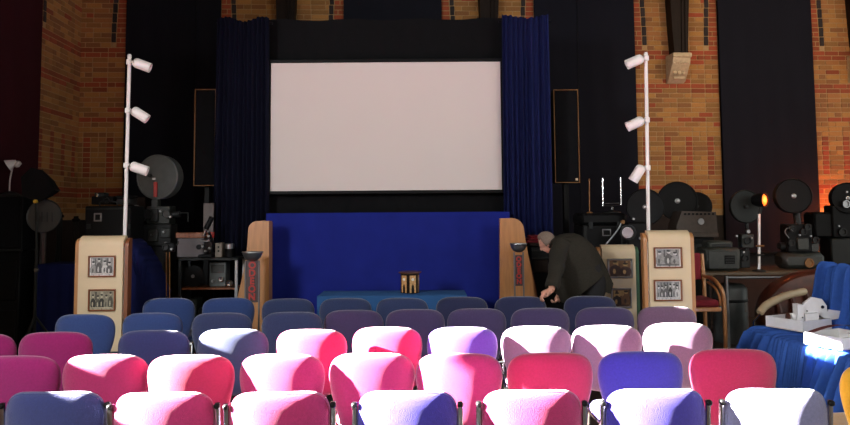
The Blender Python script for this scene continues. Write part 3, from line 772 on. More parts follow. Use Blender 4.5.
# ------------------------------------------------------------------ loudspeaker columns with gilt edging
def speaker(label, x0, y0, x1, y1, Y, badge):
    a, c = P(x0, y1, Y), P(x1, y0, Y); X0, X1, Z0, Z1 = a.x, c.x, a.z, c.z
    t = thing('loudspeaker', label, 'loudspeaker', ((X0+X1)/2, Y+0.2, Z0), 0, 'tall flat black loudspeakers either side of the screen')
    q = MB(); q.box(((X0+X1)/2, Y+0.13, (Z0+Z1)/2), (X1-X0, 0.24, Z1-Z0)); q.build('cabinet', M_black, t)
    q = MB(); q.box(((X0+X1)/2, Y+0.005, (Z0+Z1)/2), (X1-X0-0.03, 0.02, Z1-Z0-0.03)); q.build('grille_cloth', M_blackcloth, t)
    w = 0.012
    for (cx_, cz_, sx, sz) in (((X0+X1)/2, Z0+w/2, X1-X0, w), ((X0+X1)/2, Z1-w/2, X1-X0, w), (X0+w/2, (Z0+Z1)/2, w, Z1-Z0-2*w), (X1-w/2, (Z0+Z1)/2, w, Z1-Z0-2*w)):
        q = MB(); q.box((cx_, Y-0.004, cz_), (sx, 0.014, sz), bev=0.003); q.build('gilt_edge', M_gold, t)
    if badge:
        q = MB(); q.box((X1-0.045, Y-0.008, Z0+0.045), (0.035, 0.008, 0.03)); q.build('badge', M_cream, t)
    wy = CORNER.y + ((X0+X1)/2-CORNER.x)*math.tan(YAW)
    for z in (Z0+0.25, Z1-0.25):
        q = MB(); q.box(((X0+X1)/2, (Y+0.2+wy-0.17)/2, z), (0.08, wy-Y-0.37, 0.05)); q.build('wall_bracket', M_black, t)
    q = MB(); q.box(((X0+X1)/2, Y+0.14, Z0/2), (0.07, 0.07, Z0)); q.box(((X0+X1)/2, Y+0.14, 0.015), (0.4, 0.3, 0.03)); q.build('stand', M_black, t)
    return t
speaker('tall black loudspeaker with thin gilt edge left of the left curtain', 193.5, 89, 216.5, 186, 9.35, False)
speaker('tall black loudspeaker with gilt edge and pale badge right of the right curtain', 555, 89.5, 578, 183, 9.35, True)

# ------------------------------------------------------------------ sofa under a blue throw, far right
SA, SB = onz(748, 329, 0.46), onz(850, 357, 0.46)
dS = (SB-SA).normalized(); nS = Vector((-dS.y, dS.x, 0))     # along the front edge (towards us), and into the sofa
if nS.x < 0: nS = -nS
def SP(u, w, z): return SA + dS*u + nS*w + Vector((0, 0, z-SA.z))
SL = 2.0
sofa = thing('draped_sofa', 'low sofa covered by a pleated blue throw at the right', 'sofa', (SA.x, SA.y, 0))
q = MB()
def slab(q, u0, u1, w0, w1, z0, z1):
    q.prism([SP(u0, w0, z0), SP(u1, w0, z0), SP(u1, w1, z0), SP(u0, w1, z0)], (0, 0, z1-z0))
slab(q, 0.04, SL, 0.06, 0.75, 0.1, 0.41); q.build('seat_base', M_leather, sofa)
q = MB(); slab(q, 0.04, SL, 0.88, 0.97, 0.1, 0.9); q.build('backrest', M_leather, sofa)
for (u, w) in ((0.1, 0.12), (SL-0.1, 0.12), (0.1, 0.9), (SL-0.1, 0.9)):
    q = MB(); c = SP(u, w, 0); q.tube([c, c+Vector((0, 0, 0.1))], 0.025, 8); q.build('foot', M_darkwood, sofa)
prof = [(-0.05, 0.03), (-0.035, 0.2), (-0.015, 0.36), (0.0, 0.43), (0.03, 0.455), (0.12, 0.462), (0.35, 0.455), (0.58, 0.465), (0.68, 0.50), (0.74, 0.60), (0.79, 0.80), (0.83, 1.0), (0.87, 1.075), (0.93, 1.09), (1.0, 1.05), (1.03, 0.8), (1.04, 0.5)]
NU = 440; rows = []
rt = random.Random(3)
for i in range(NU+1):
    u = SL*i/NU; row = []
    pr = catmull([(w, z, 0) for w, z in prof], 3)
    drape = 0
    for j, p_ in enumerate(pr):
        w, z = p_.x, p_.y
        s = u*2*math.pi/0.09 + 1.1*math.sin(u*9+0.3) + 0.9*math.sin(u*23+z*2.0) + 0.6*math.sin(z*5+u*4)
        a = 0.060*(0.55+0.45*math.sin(u*5.1+1)) * (0.35+0.65*(math.sin(s*0.31+1.0) > -0.2))
        hang = max(0.0, (0.42-z)/0.4) if w < 0.02 else 0.0
        seat = 1.0 if (0.02 <= w <= 0.6 and z < 0.5) else 0.0
        amp = a*(1.0 + 1.6*hang)*(0.45 if seat else 1.0)
        d = amp*math.sin(s)
        if seat: row.append(SP(u, w, z+d+0.004))
        elif w < 0.02: row.append(SP(u, w-abs(d)-0.02*hang + d*0.4, z))
        else: row.append(SP(u, w-1.1*d-0.01, z+0.6*d))
    if i == 0:
        drop = [[SP(-0.05, w_, 0.03) if False else p + (-dS)*0.05*min(1, k) + Vector((0, 0, -(p.z-0.03)*k/3)) for p in row] for k in (3, 2, 1)]
        rows += drop
    rows.append(row)
q = MB(); q.grid(rows); q.build('throw_cloth', M_throw, sofa, 'pleated blue cotton throw', angle=70)

# white open trays on the throw
def tray(label, pxc, pyc, L, angle, depth, h, zt):
    c = onz(pxc, pyc, zt); e = Vector((math.cos(R(angle)), math.sin(R(angle)), 0)); a = c-e*L; n = Vector((-e.y, e.x, 0))
    t = thing('white_tray', label, 'tray', (a+c)/2 + n*depth/2, 0, 'white card trays on the blue throw')
    def Q(u, w, z): return a + e*u + n*w + Vector((0, 0, z))
    w_ = 0.012
    def wall(q, u0, u1, v0, v1, z0, z1): q.prism([Q(u0, v0, z0), Q(u1, v0, z0), Q(u1, v1, z0), Q(u0, v1, z0)], (0, 0, z1-z0))
    q = MB(); wall(q, 0, L, 0, depth, 0, 0.01); q.build('tray_bottom', M_cardin, t)
    for args in ((0, L, 0, w_), (0, L, depth-w_, depth), (0, w_, w_, depth-w_), (L-w_, L, w_, depth-w_)):
        q = MB(); wall(q, *args, 0.01, h); q.build('tray_side', M_cardw, t)
    return t, Q, L
ZT = 0.492
t, Q, L = tray('white card tray holding folded white card pieces, nearer the beige armrest', 803, 332.5, 0.42, -66, 0.40, 0.105, ZT)
# folded white card pieces standing in the tray: one loose model
tm = thing('card_model', 'white model of folded card standing in the left white tray', 'model', Q(L*0.6, 0.2, 0.01))
B0 = Q(L*0.6, 0.2, 0.01)
def Mx(px, py, off=0.0):
    return P(px, py, B0.y+off)
q = MB(); q.prism([Mx(*p, -0.05) for p in ((803, 312), (804, 303), (812, 297), (822, 299), (827, 306), (827, 312), (818, 316), (806, 316))], (0, 0.03, 0)); q.build('gable_piece', M_cardw, tm)
q = MB(); q.prism([Mx(*p, 0.06) for p in ((803, 311), (804, 303), (812, 297), (822, 299), (827, 306), (827, 312))], (0, 0.02, 0)); q.build('gable_piece', M_cardw, tm)
q = MB(); q.prism([Mx(804, 303, -0.05), Mx(812, 297, -0.05), Mx(812, 297, 0.06), Mx(804, 303, 0.06)], (0.006, 0, 0.006)); q.build('roof_flap', M_cardin, tm)
q = MB(); q.lathe([(0.016, 0), (0.016, 0.004), (0, 0.004)], Mx(822.5, 307, -0.06), (0, -1, 0), seg=12); q.build('hole', M_navy, tm)
q = MB(); q.prism([Mx(*p, -0.09) for p in ((797.5, 304.5), (804, 305), (804, 321), (798.5, 322))], (0, 0.10, 0)); q.build('upright', M_cardw, tm)
q = MB(); q.tube([Mx(796.5, 305.5, -0.06), Mx(803, 306.5, -0.02)], 0.022, 12); q.build('roll', M_cardw, tm)
q = MB(); q.tube([Mx(789, 317.5, -0.02), Mx(800, 317, 0.02)], 0.042, 14); q.build('drum', M_cardw, tm)
q = MB(); q.lathe([(0.045, 0), (0.045, 0.01), (0, 0.01)], Mx(788.5, 317.5, -0.02), (-1, 0, 0), seg=14); q.build('drum_end', M_leather, tm)
q = MB(); q.prism([Mx(*p, -0.1) for p in ((806, 314), (819, 313), (819, 320), (806, 322))], (0.0, 0.08, 0)); q.build('block', M_cardw, tm)
q = MB(); q.prism([Mx(*p, -0.05) for p in ((818, 310), (829, 311), (829, 318), (824, 318), (818, 314))], (0, 0.03, 0)); q.build('arm', M_cardw, tm)
q = MB(); q.prism([Mx(*p, -0.03) for p in ((828, 309.5), (841, 311), (840, 318.5), (829, 320))], (0, 0.03, 0)); q.build('wing', M_cardw, tm)
for (px, py, o_) in ((802.5, 317.5, -0.095), (807, 311, -0.055)):
    q = MB(); q.lathe([(0.007, 0), (0.007, 0.005), (0, 0.005)], Mx(px, py, o_), (0, -1, 0), seg=8); q.build('peg_hole', M_black, tm)
t2, Q2, L2 = tray('white card tray with faint red lettering and a brown strap, at the right edge', 843, 350.5, 0.36, -66, 0.44, 0.10, ZT)
e2 = (Q2(1, 0, 0)-Q2(0, 0, 0)); ang = math.atan2(e2.y, e2.x)
cu = bpy.data.curves.new('lettering', 'FONT'); cu.body = 'Sun Ray'; cu.size = 0.036; cu.extrude = 0.0006; cu.align_x = 'CENTER'; cu.align_y = 'CENTER'; cu.materials.append(mat('faint_red_ink', srgb(214, 160, 160), 0.7)); cu.shear = 0.25
tmp = bpy.data.objects.new('x', cu); me = bpy.data.meshes.new_from_object(tmp); bpy.data.objects.remove(tmp); bpy.data.curves.remove(cu)
o = bpy.data.objects.new('lettering', me); COL.objects.link(o); o.parent = t2; o.rotation_euler = (R(90), 0, ang)
o.location = Q2(L2*0.48, -0.002, 0.052) - t2.location
q = MB(); s0, s1 = Q2(0.06, 0.01, 0.11), Q2(0.28, 0.42, 0.13); wd = Vector((0.02, -0.012, 0))
strap = [s0+(s1-s0)*k/8 + Vector((0, 0, 0.05*math.sin(math.pi*k/8))) for k in range(9)]
q.grid([[p-wd, p+wd] for p in strap]); q.grid([[p-wd+Vector((0, 0, -0.006)), p+wd+Vector((0, 0, -0.006))] for p in strap])
props(q.build('strap', mat('brown_strap', srgb(92, 44, 42), 0.6), t2), None)
tk = thing('paper_tag', 'small white paper tag lying across the lettered tray at right edge', 'tag', Q2(L2*0.8, 0.22, 0.105))
q = MB(); c0 = Q2(L2*0.85, 0.25, 0.108); q.box(c0, (0.13, 0.09, 0.008), rz=-0.4, bev=0.002)
q.box(c0-Vector((0, 0, 0.055)), (0.05, 0.05, 0.10), bev=0.004); q.build('card', M_cardw, tk)
q = MB(); q.lathe([(0.010, 0), (0.010, 0.003), (0, 0.003)], c0+Vector((-0.02, -0.01, 0.004)), (0, 0, 1), seg=10); q.build('eyelet', M_dark, tk)

# brown leather armchair with a beige arm, behind the draped sofa
YL = 8.38
t = thing('leather_armchair', 'worn brown leather armchair with a curved beige arm beyond the draped sofa', 'armchair', (P(800, 300, YL).x, YL, 0))
q = MB(); bk = catmull(px2([(764, 303), (771, 292), (782, 282), (797, 275), (815, 271), (832, 270), (838, 285), (838, 345), (775, 345), (762, 325)], YL+0.15), 4, True)
def puff(q, pts, d, Y0):
    c = sum(pts, Vector())/len(pts); V = []
    for s, y in ((0.5, -0.02), (0.88, -0.015), (0.97, 0.015), (1.0, 0.05), (1.0, d-0.05), (0.95, d), (0.5, d)):
        V.append([c+(p-c)*s+Vector((0, y, 0)) for p in pts])
    q.loft(V)
puff(q, bk, 0.22, YL); q.build('backrest', M_leather, t)
q = MB()
for k in range(3):
    a = P(776+k*14, 300-k*5, YL+0.11); q.tube(catmull([a, a+Vector((0.03, -0.01, -0.12)), a+Vector((0.0, 0.0, -0.3))], 4), [0.03]*4+[0.035]*4+[0.02], 8)
q.build('leather_fold', M_leather, t)
sx = P(800, 320, YL).x
q = MB(); q.box((sx, YL-0.22, 0.36), (0.62, 0.7, 0.2), bev=0.05); q.build('seat_cushion', M_leather, t)
for xx in (-0.26, 0.26):
    for yy in (-0.5, 0.05):
        q = MB(); q.tube([(sx+xx, YL+yy, 0), (sx+xx, YL+yy, 0.27)], 0.025, 8); q.build('leg', M_chrome, t)
arm = catmull([P(759.5, 313, YL-0.55), P(766, 305.5, YL-0.5), P(778, 299, YL-0.42), P(790, 294.5, YL-0.3), P(804, 291.5, YL-0.1)], 5)
q = MB(); q.tube(arm, [0.034]+[0.042]*(len(arm)-2)+[0.040], 12); q.build('arm', M_beige, t, 'curved beige leather armrest')
arm2 = [p+Vector((0.75, 0.1, 0)) for p in arm]
q = MB(); q.tube(arm2, [0.034]+[0.042]*(len(arm)-2)+[0.040], 12); q.build('arm', M_beige, t)
for A_ in (arm, arm2):
    q = MB(); q.tube([A_[1]+Vector((0, 0, -0.02)), A_[1]+Vector((-0.06, 0.04, -0.10)), A_[1]+Vector((-0.08, 0.05, -0.45)), A_[1]+Vector((0.15, 0.12, -0.48))], 0.013, 8); q.build('arm_support', M_chrome, t)

# ------------------------------------------------------------------ the stooping man
YM = 7.5
def H(px, py, off=0.0): return P(px, py, YM+off)
hip = H(594, 281)
man = thing('person', 'man in a dark olive coat stooping over a chair with his head down', 'person', (hip.x, YM, 0))
inv = WORLD_INV[man.name]
q = MB()
def limb(pts, rs, seg=10): q.tube(catmull(pts, 3), [rs[min(len(rs)-1, i//3)]*(1-(i % 3)/3) + rs[min(len(rs)-1, i//3+1)]*((i % 3)/3) for i in range((len(pts)-1)*3+1)], seg)
# torso
limb([H(594, 283), H(588, 270), H(578, 256), H(566, 247), H(558, 243.5)], [0.15, 0.165, 0.17, 0.15, 0.07], 16)
# neck and head: looking down to the left
limb([H(562, 245), H(555, 242.5), H(550, 243)], [0.075, 0.06, 0.06])
hc = H(546.5, 243); 
fd = Vector((-0.74, 0.22, -0.66)).normalized()        # face direction
upd = Vector((-0.62, 0.0, 0.78)); upd = (upd-fd*upd.dot(fd)).normalized(); sd_ = fd.cross(upd)
HM = Matrix((sd_, fd, upd)).transposed()
def HP(x, y, z): return hc + HM @ Vector((x, y, z))*0.87
def hball(c, r, s): 
    n0 = len(q.bm.verts); q.bm.verts.ensure_lookup_table(); q.ball((0, 0, 0), r, s, 16, 12); q.bm.verts.ensure_lookup_table()
    for v in q.bm.verts[n0:]: v.co = HP(v.co.x+c[0], v.co.y+c[1], v.co.z+c[2])
hball((0, -0.012, 0.025), 0.092, (0.82, 1.02, 1.0)); hball((0, 0.028, -0.045), 0.062, (0.9, 0.9, 1.15)); hball((0, 0.055, -0.085), 0.026, (1.1, 0.9, 0.8))
hball((0, 0.095, -0.015), 0.016, (0.8, 1.2, 1.5)); hball((0, 0.075, 0.02), 0.03, (1.7, 0.6, 0.5)); hball((0, 0.078, -0.055), 0.018, (1.5, 0.8, 0.6))
for s in (-1, 1): hball((s*0.078, -0.005, -0.01), 0.026, (0.35, 0.75, 1.25))
# arms and hands
def arm_hand(sh, el, wr, hand_dir, curl, mirror):
    limb([sh, el, wr], [0.062, 0.047, 0.032]); limb([wr, wr+hand_dir*0.05, wr+hand_dir*0.095], [0.028, 0.036, 0.034])
    side = hand_dir.cross(curl).normalized()
    for k in range(4):
        b0 = wr+hand_dir*0.09+side*(k-1.5)*0.021; L = (0.07, 0.08, 0.075, 0.058)[k]
        q.tube([b0-hand_dir*0.02, b0+hand_dir*L*0.32+curl*0.006, b0+hand_dir*L*0.5+curl*0.032, b0+hand_dir*L*0.34+curl*0.058], [0.010, 0.0095, 0.009, 0.007], 8)
    b0 = wr+hand_dir*0.03+side*mirror*0.03
    q.tube([b0, b0+side*mirror*0.025+hand_dir*0.025+curl*0.01, b0+side*mirror*0.025+hand_dir*0.05+curl*0.035], [0.013, 0.011, 0.008], 8)
hd = Vector((-0.86, -0.15, -0.42)).normalized(); cv = Vector((-0.1, -0.2, -0.9)); cv = (cv-hd*cv.dot(hd)).normalized()
arm_hand(H(560, 249, -0.18), H(556, 270, -0.42), H(551, 290.5, -0.62), hd, cv, 1)
arm_hand(H(561, 248, 0.17), H(560, 272, 0.12), H(561, 293, 0.02), Vector((-0.5, -0.2, -0.8)).normalized(), Vector((-0.7, 0.1, 0.4)).normalized(), -1)
# legs
for off, kx in ((-0.10, 0.0), (0.10, -0.03)):
    limb([H(594, 282, off), H(590, 315, off)+Vector((kx, 0, 0)), Vector((hip.x-0.02+kx*2, YM+off, 0.09))], [0.095, 0.062, 0.045], 12)
    limb([Vector((hip.x+0.02+kx*2, YM+off, 0.05)), Vector((hip.x-0.12+kx*2, YM+off-0.01, 0.035)), Vector((hip.x-0.2+kx*2, YM+off-0.01, 0.03))], [0.04, 0.04, 0.028])
body = q.build('body', M_skin, man, 'face and hands of the stooping man')
rm = body.modifiers.new('remesh', 'REMESH'); rm.mode = 'VOXEL'; rm.voxel_size = 0.0075; rm.use_smooth_shade = True
sm = body.modifiers.new('smooth', 'SMOOTH'); sm.factor = 0.5; sm.iterations = 3
q = MB(); n0 = 0
q.ball((0, 0, 0), 0.1, (0.86, 1.04, 1.02), 20, 14)
dead = []
for v in q.bm.verts:
    x, y, z = v.co
    if y > 0.035 and z < 0.06 or z < -0.055 or (y > 0.06): dead.append(v)
bmesh.ops.delete(q.bm, geom=dead, context='VERTS')
for v in q.bm.verts: v.co = HP(v.co.x, v.co.y-0.014, v.co.z+0.027)
hair = q.build('hair', M_hair, man, 'short grey brown hair', angle=180)
so_ = hair.modifiers.new('solid', 'SOLIDIFY'); so_.thickness = 0.012; so_.offset = 0.2
# coat
def coat_ring(bp, fp, yh, Y0=0.0, n=20):
    a, c = H(*bp), H(*fp); m_ = (a+c)/2; ax = (a-c)/2
    return [m_ + ax*math.copysign(abs(math.cos(2*math.pi*k/n))**0.85, math.cos(2*math.pi*k/n)) + Vector((0, Y0+yh*math.copysign(abs(math.sin(2*math.pi*k/n))**0.8, math.sin(2*math.pi*k/n)), 0)) for k in range(n)]
rg = [((552.5, 238.5), (550, 248), 0.075), ((557, 236), (549.5, 252), 0.12), ((566, 233.2), (549.5, 259), 0.19), ((579, 234.2), (550.5, 272), 0.225), ((591, 242.5), (553, 286), 0.24), ((599.5, 254.5), (557.5, 297), 0.25), ((606.5, 268), (561, 303), 0.265)]
rings = [coat_ring(*r_) for r_ in rg]
sm_rings = []
cols = [catmull([rings[i][k] for i in range(len(rings))], 3) for k in range(20)]
for i in range(len(cols[0])): sm_rings.append([cols[k][i] + Vector((0, 0.006*math.sin(i*1.1+k*1.7), 0.004*math.sin(k*2.3+i))) for k in range(20)])
q = MB(); q.loft(sm_rings, cap=False)
coat = q.build('coat', M_coat, man, 'dark olive wool coat', angle=180)
sol = coat.modifiers.new('solid', 'SOLIDIFY'); sol.thickness = 0.012; sol.offset = -1
ss = coat.modifiers.new('sub', 'SUBSURF'); ss.levels = 1; ss.render_levels = 1
def sleeve(pts, rs):
    q2 = MB(); pp = catmull(pts, 4); n = len(pp)
    rr = [rs[0]+(rs[-1]-rs[0])*i/(n-1)+0.006*math.sin(i*1.9) for i in range(n)]
    q2.tube(pp, rr, 14, cap=False); o_ = q2.build('sleeve', M_coat, man, angle=180)
    m2 = o_.modifiers.new('solid', 'SOLIDIFY'); m2.thickness = 0.01; m2.offset = -1
sleeve([H(563, 244, -0.12), H(558.5, 254, -0.20), H(556, 270, -0.42), H(551.5, 289, -0.60)], [0.105, 0.062])
sleeve([H(564, 244, 0.12), H(561, 254, 0.17), H(560, 272, 0.12), H(561, 291, 0.02)], [0.10, 0.062])
q = MB(); q.tube(catmull([H(555.5, 237, 0), H(552, 241, -0.07), H(549.5, 247, -0.03), H(549.5, 247, 0.03), H(552, 241, 0.07), H(555.5, 237, 0)], 4), 0.016, 8); q.build('collar', M_coat, man)
q = MB(); tail = [H(601, 262, -0.2), H(607, 269, -0.2), H(613.5, 284, -0.16), H(611, 294, -0.14), H(606.5, 292, -0.16), H(602, 282, -0.2)]
q.prism(tail, (0, 0.012, 0)); q.prism([p+Vector((-0.012, 0.03, 0)) for p in tail], (0, 0.25, 0)); q.build('coat_tail', M_coat, man)
for off, kx in ((-0.10, 0.0), (0.10, -0.03)):
    q = MB(); q.tube(catmull([H(590, 268, off*0.9), H(595, 282, off), H(590.5, 315, off)+Vector((kx, 0, 0)), Vector((hip.x-0.02+kx*2, YM+off, 0.08))], 4), [0.135, 0.137, 0.135, 0.13, 0.125, 0.12, 0.112, 0.105, 0.098, 0.092, 0.088, 0.085, 0.085], 14); q.build('trouser_leg', M_trouser, man)
    q = MB(); cx_ = hip.x-0.06+kx*2; fy = YM+off
    V = []
    for (dx, hw, hh) in ((0.12, 0.02, 0.03), (0.10, 0.04, 0.07), (0.0, 0.045, 0.075), (-0.08, 0.05, 0.06), (-0.15, 0.048, 0.045), (-0.185, 0.02, 0.02)):
        V.append([(cx_+dx, fy+hw*math.cos(2*math.pi*k/12), 0.005+hh*0.5+hh*0.5*math.sin(2*math.pi*k/12)) for k in range(12)])
    q.loft(V); q.build('shoe', M_black, man)

# ------------------------------------------------------------------ cinema equipment, built where it stands
def lathe(t, name, m, prof, o, axis=(0, 0, 1), seg=28, label=None, angle=38):
    q = MB(); q.lathe(prof, o, axis, seg); return q.build(name, m, t, label, angle)
def boxp(t, name, m, x0, y0, x1, y1, Y, depth, bev=0.01, label=None, rz=0.0):
    """box whose front face spans a measured rectangle at depth Y"""
    a, c = P(x0, y1, Y), P(x1, y0, Y)
    q = MB(); q.box(((a.x+c.x)/2, Y+depth/2, (a.z+c.z)/2), (abs(c.x-a.x), depth, abs(c.z-a.z)), rz=rz, bev=bev)
    return q.build(name, m, t, label)
def tubep(t, name, m, pts, r, Y=None, seg=8, label=None, smooth=0):
    pp = [P(*p) if len(p) == 3 else P(p[0], p[1], Y) for p in pts]
    if smooth: pp = catmull(pp, smooth)
    q = MB(); q.tube(pp, r, seg); return q.build(name, m, t, label)
def disc(t, name, m, px, py, rpx, Y, depth, axis=(0, -1, 0), label=None, face=None, hub=True, deep=0.5):
    c = P(px, py, Y); r = rpx*Y/F; ax = Vector(axis).normalized()
    d = lathe(t, name, m, [(r*0.9, -depth), (r*0.97, -depth*0.96), (r*0.97, -0.02), (r*1.0, -0.015), (r, 0.0), (r*0.955, 0.006), (r*0.93, -0.008*deep*2), (r*0.35, -0.016*deep*2), (0, -0.016*deep*2)], c, ax, 36, label)
    if hub:
        lathe(d, 'hub', M_steel if hub == 2 else M_dark, [(r*0.13, -0.016), (r*0.13, 0.004), (r*0.06, 0.012), (0, 0.012)], c, ax, 16)
    return d
def knob(t, m, px, py, rpx, Y, axis=(0, -1, 0), L=0.03, name='knob'):
    r = rpx*Y/F
    return lathe(t, name, m, [(r, 0), (r, L*0.7), (r*0.8, L), (0, L)], P(px, py, Y), axis, 14)
def ring(t, m, px, py, rpx, Y, name='lens_ring', L=0.03, axis=(0, -1, 0)):
    r = rpx*Y/F
    return lathe(t, name, m, [(r, 0), (r, L), (r*0.75, L), (r*0.72, L*0.3), (0, L*0.25)], P(px, py, Y), axis, 22)
def legs4(t, x0, x1, Y0, Y1, ztop, m, r=0.02, name='leg'):
    for x in (x0, x1):
        for y in (Y0, Y1):
            q = MB(); q.tube([(x, y, 0), (x, y, ztop)], r, 8); q.build(name, m, t)
def base_of(px, Y): return Vector((P(px, 230, Y).x, Y, 0))
def zt(px, py, Y): return P(px, py, Y).z

# --- left side
Y = 8.3
t = thing('floor_loudspeaker', 'big black box loudspeaker with grey edging at the left edge under a small lamp', 'loudspeaker', base_of(6, Y))
boxp(t, 'cabinet', M_black, -14, 195, 22, 251, Y, 0.4)
boxp(t, 'grille', M_blackcloth, -11, 198, 20, 248, Y-0.012, 0.02)
for args in ((-14, 194.5, 22, 197), (-14, 249, 22, 251.5), (20.5, 195, 22.5, 251)): boxp(t, 'edge_strip', M_dark, *args, Y-0.01, 0.03, 0.004)
a = zt(6, 251, Y); q = MB(); q.box((P(4, 230, Y).x, Y+0.2, a/2), (0.36, 0.34, a), bev=0.01); q.build('plinth', M_black, t)
for k in range(2):
    q = MB(); q.box((P(4, 230, Y).x, Y+0.02, a*(0.28+0.45*k)), (0.30, 0.02, a*0.36), bev=0.006); q.build('plinth_panel', M_black, t)
zc = zt(6, 194.5, Y)
b0 = Vector((P(10.5, 194, Y+0.15).x, Y+0.15, zc))
t = thing('desk_lamp', 'small white desk lamp standing on the black loudspeaker at left', 'lamp', b0)
M_lampgrey = mat('lamp_grey_white', (0.55, 0.5, 0.5), 0.45)
lathe(t, 'base', M_dark, [(0.10, 0), (0.10, 0.012), (0.06, 0.03), (0.015, 0.04), (0, 0.04)], b0, seg=24)
tubep(t, 'stem', M_lampgrey, [(9.5, 191, Y+.15), (10, 180, Y+.15), (12.5, 168, Y+.13)], 0.009, smooth=4)
tip = P(12.5, 166, Y+0.12)
lathe(t, 'shade', M_lampgrey, [(0.018, -0.03), (0.03, -0.01), (0.075, 0.075), (0.07, 0.075), (0.02, 0.0), (0, 0)], P(14, 162.5, Y+0.12), (-0.75, -0.3, -0.5), 22)
lathe(t, 'counterweight', M_lampgrey, [(0.012, 0), (0.03, 0.02), (0.03, 0.07), (0.012, 0.08), (0, 0.08)], P(15.5, 167, Y+0.12), (0.5, 0, 0.6), 14)

Y = 8.0
b0 = base_of(36.5, Y)
t = thing('studio_lamp', 'black hooded studio lamp with a round grey reflector on a tripod stand', 'studio lamp', b0)
hood = px2([(21, 177), (31, 167.5), (42, 170), (55, 190), (47, 197), (38, 202), (22, 196)], Y)
q = MB(); back = [p+Vector((0.0, 0.34, -0.02)) for p in hood]; c_ = sum(back, Vector())/len(back); back = [c_+(p-c_)*0.45 for p in back]
q.loft([hood, [h*0.6+b_*0.4 for h, b_ in zip(hood, back)], back]); q.build('hood', M_blackcloth, t, angle=20)
for k in (0, 2, 3, 5):
    q = MB(); q.tube([hood[k], back[k]], 0.006, 6); q.build('hood_rib', M_black, t)
c = P(44, 216, Y+0.1)
lathe(t, 'reflector', mat('reflector_grey', (0.035, 0.036, 0.036), 0.5), [(0.19, 0), (0.185, 0.01), (0.14, -0.03), (0.05, -0.06), (0, -0.065)], c, (0.1, -1, 0.1), 30)
for k in range(4):
    tubep(t, 'reflector_clip', M_dark, [(37+k*5, 212, Y), (37.2+k*5, 222, Y)], 0.006, seg=6)
tubep(t, 'stand_pole', M_dark, [(36, 202, Y+0.02), (36.5, 250, Y+0.02)], 0.013)
q = MB(); q.tube([P(36.5, 248, Y+0.02), (b0.x, Y+0.02, 0.35)], 0.018, 8); q.build('stand_tube', M_dark, t)
knob(t, mat('yellow_plastic', (0.5, 0.32, 0.03), 0.4), 36, 201.5, 2.0, Y-0.01, name='clamp_knob')
for k in range(3):
    an = R(-90+120*k); q = MB(); q.tube([(b0.x, Y+0.02, 0.55), (b0.x+0.2*math.cos(an), Y+0.02+0.2*math.sin(an), 0.25), (b0.x+0.30*math.cos(an), Y+0.02+0.30*math.sin(an), 0.012)], 0.012, 8); q.build('leg', M_dark, t)
knob(t, M_steel, 37, 270, 2.2, Y-0.0, name='collar_knob')

def draped_table(label, x0, x1, ypx, Y, depth, m, seed, wav=0.02):
    a, c = P(x0, ypx, Y), P(x1, ypx, Y); z = P((x0+x1)/2, ypx, Y).z
    t = thing('draped_table', label, 'table', ((a.x+c.x)/2, Y+depth/2, 0))
    per = []; n = 40; W_ = c.x-a.x
    for i in range(n): per.append((a.x+W_*i/n, Y, 0, -1))
    for i in range(14): per.append((c.x, Y+depth*i/14, 1, 0))
    for i in range(n): per.append((c.x-W_*i/n, Y+depth, 0, 1))
    for i in range(14): per.append((a.x, Y+depth-depth*i/14, -1, 0))
    rows = []
    for f_, zz in ((-0.5, z), (0.0, z-0.003), (0.1, z-0.03), (0.5, z*0.6), (1.0, z*0.25), (1.3, 0.02)):
        rows.append([(x+nx_*f_*wav*(1.2+math.sin(k*0.95+seed)+0.5*math.sin(k*0.37)), y+ny_*f_*wav*(1.2+math.sin(k*0.95+seed)+0.5*math.sin(k*0.37)), zz) for k, (x, y, nx_, ny_) in enumerate(per)])
    q = MB(); V = q.grid(rows, closed=True); q._f(list(reversed(V[0]))); q.build('cloth', m, t, angle=60)
    legs4(t, a.x+0.06, c.x-0.06, Y+0.06, Y+depth-0.06, z-0.02, M_dark)
    return t, z
t, ztb = draped_table('table under a dark blue cloth behind the left display board', 37, 119, 264, 8.4, 0.5, M_dkblue, 2)
# tripods folded behind the table
for k, (x0, x1, lab) in enumerate(((43, 44, 'folded silver and black tripod leaning behind the blue table, next to the studio lamp'), (59, 60, 'folded dark tripod, middle one behind the blue table'), (74, 76, 'folded dark tripod leaning closest to the black projector case'))):
    Y = 9.35; top = P(x1, 212+k*4, Y); bt = Vector((P(x0, 230, Y).x, Y, 0))
    t = thing('folded_tripod', lab, 'tripod', bt, 0, 'folded tripods against the side wall')
    for j in range(3):
        o_ = Vector((0.028*math.cos(j*2.1+k), 0.028*math.sin(j*2.1+k), 0))
        q = MB(); q.tube([bt+o_*1.6+Vector((0, 0, 0.01)), bt+(top-bt)*0.5+o_*1.2, top+o_*0.8], [0.011, 0.015, 0.013], 8); q.build('leg', M_steel if k == 0 else M_dark, t)
    lathe(t, 'head', M_black, [(0.05, 0), (0.05, 0.03), (0.03, 0.045), (0.03, 0.07), (0, 0.07)], top-Vector((0, 0, 0.02)), seg=14)
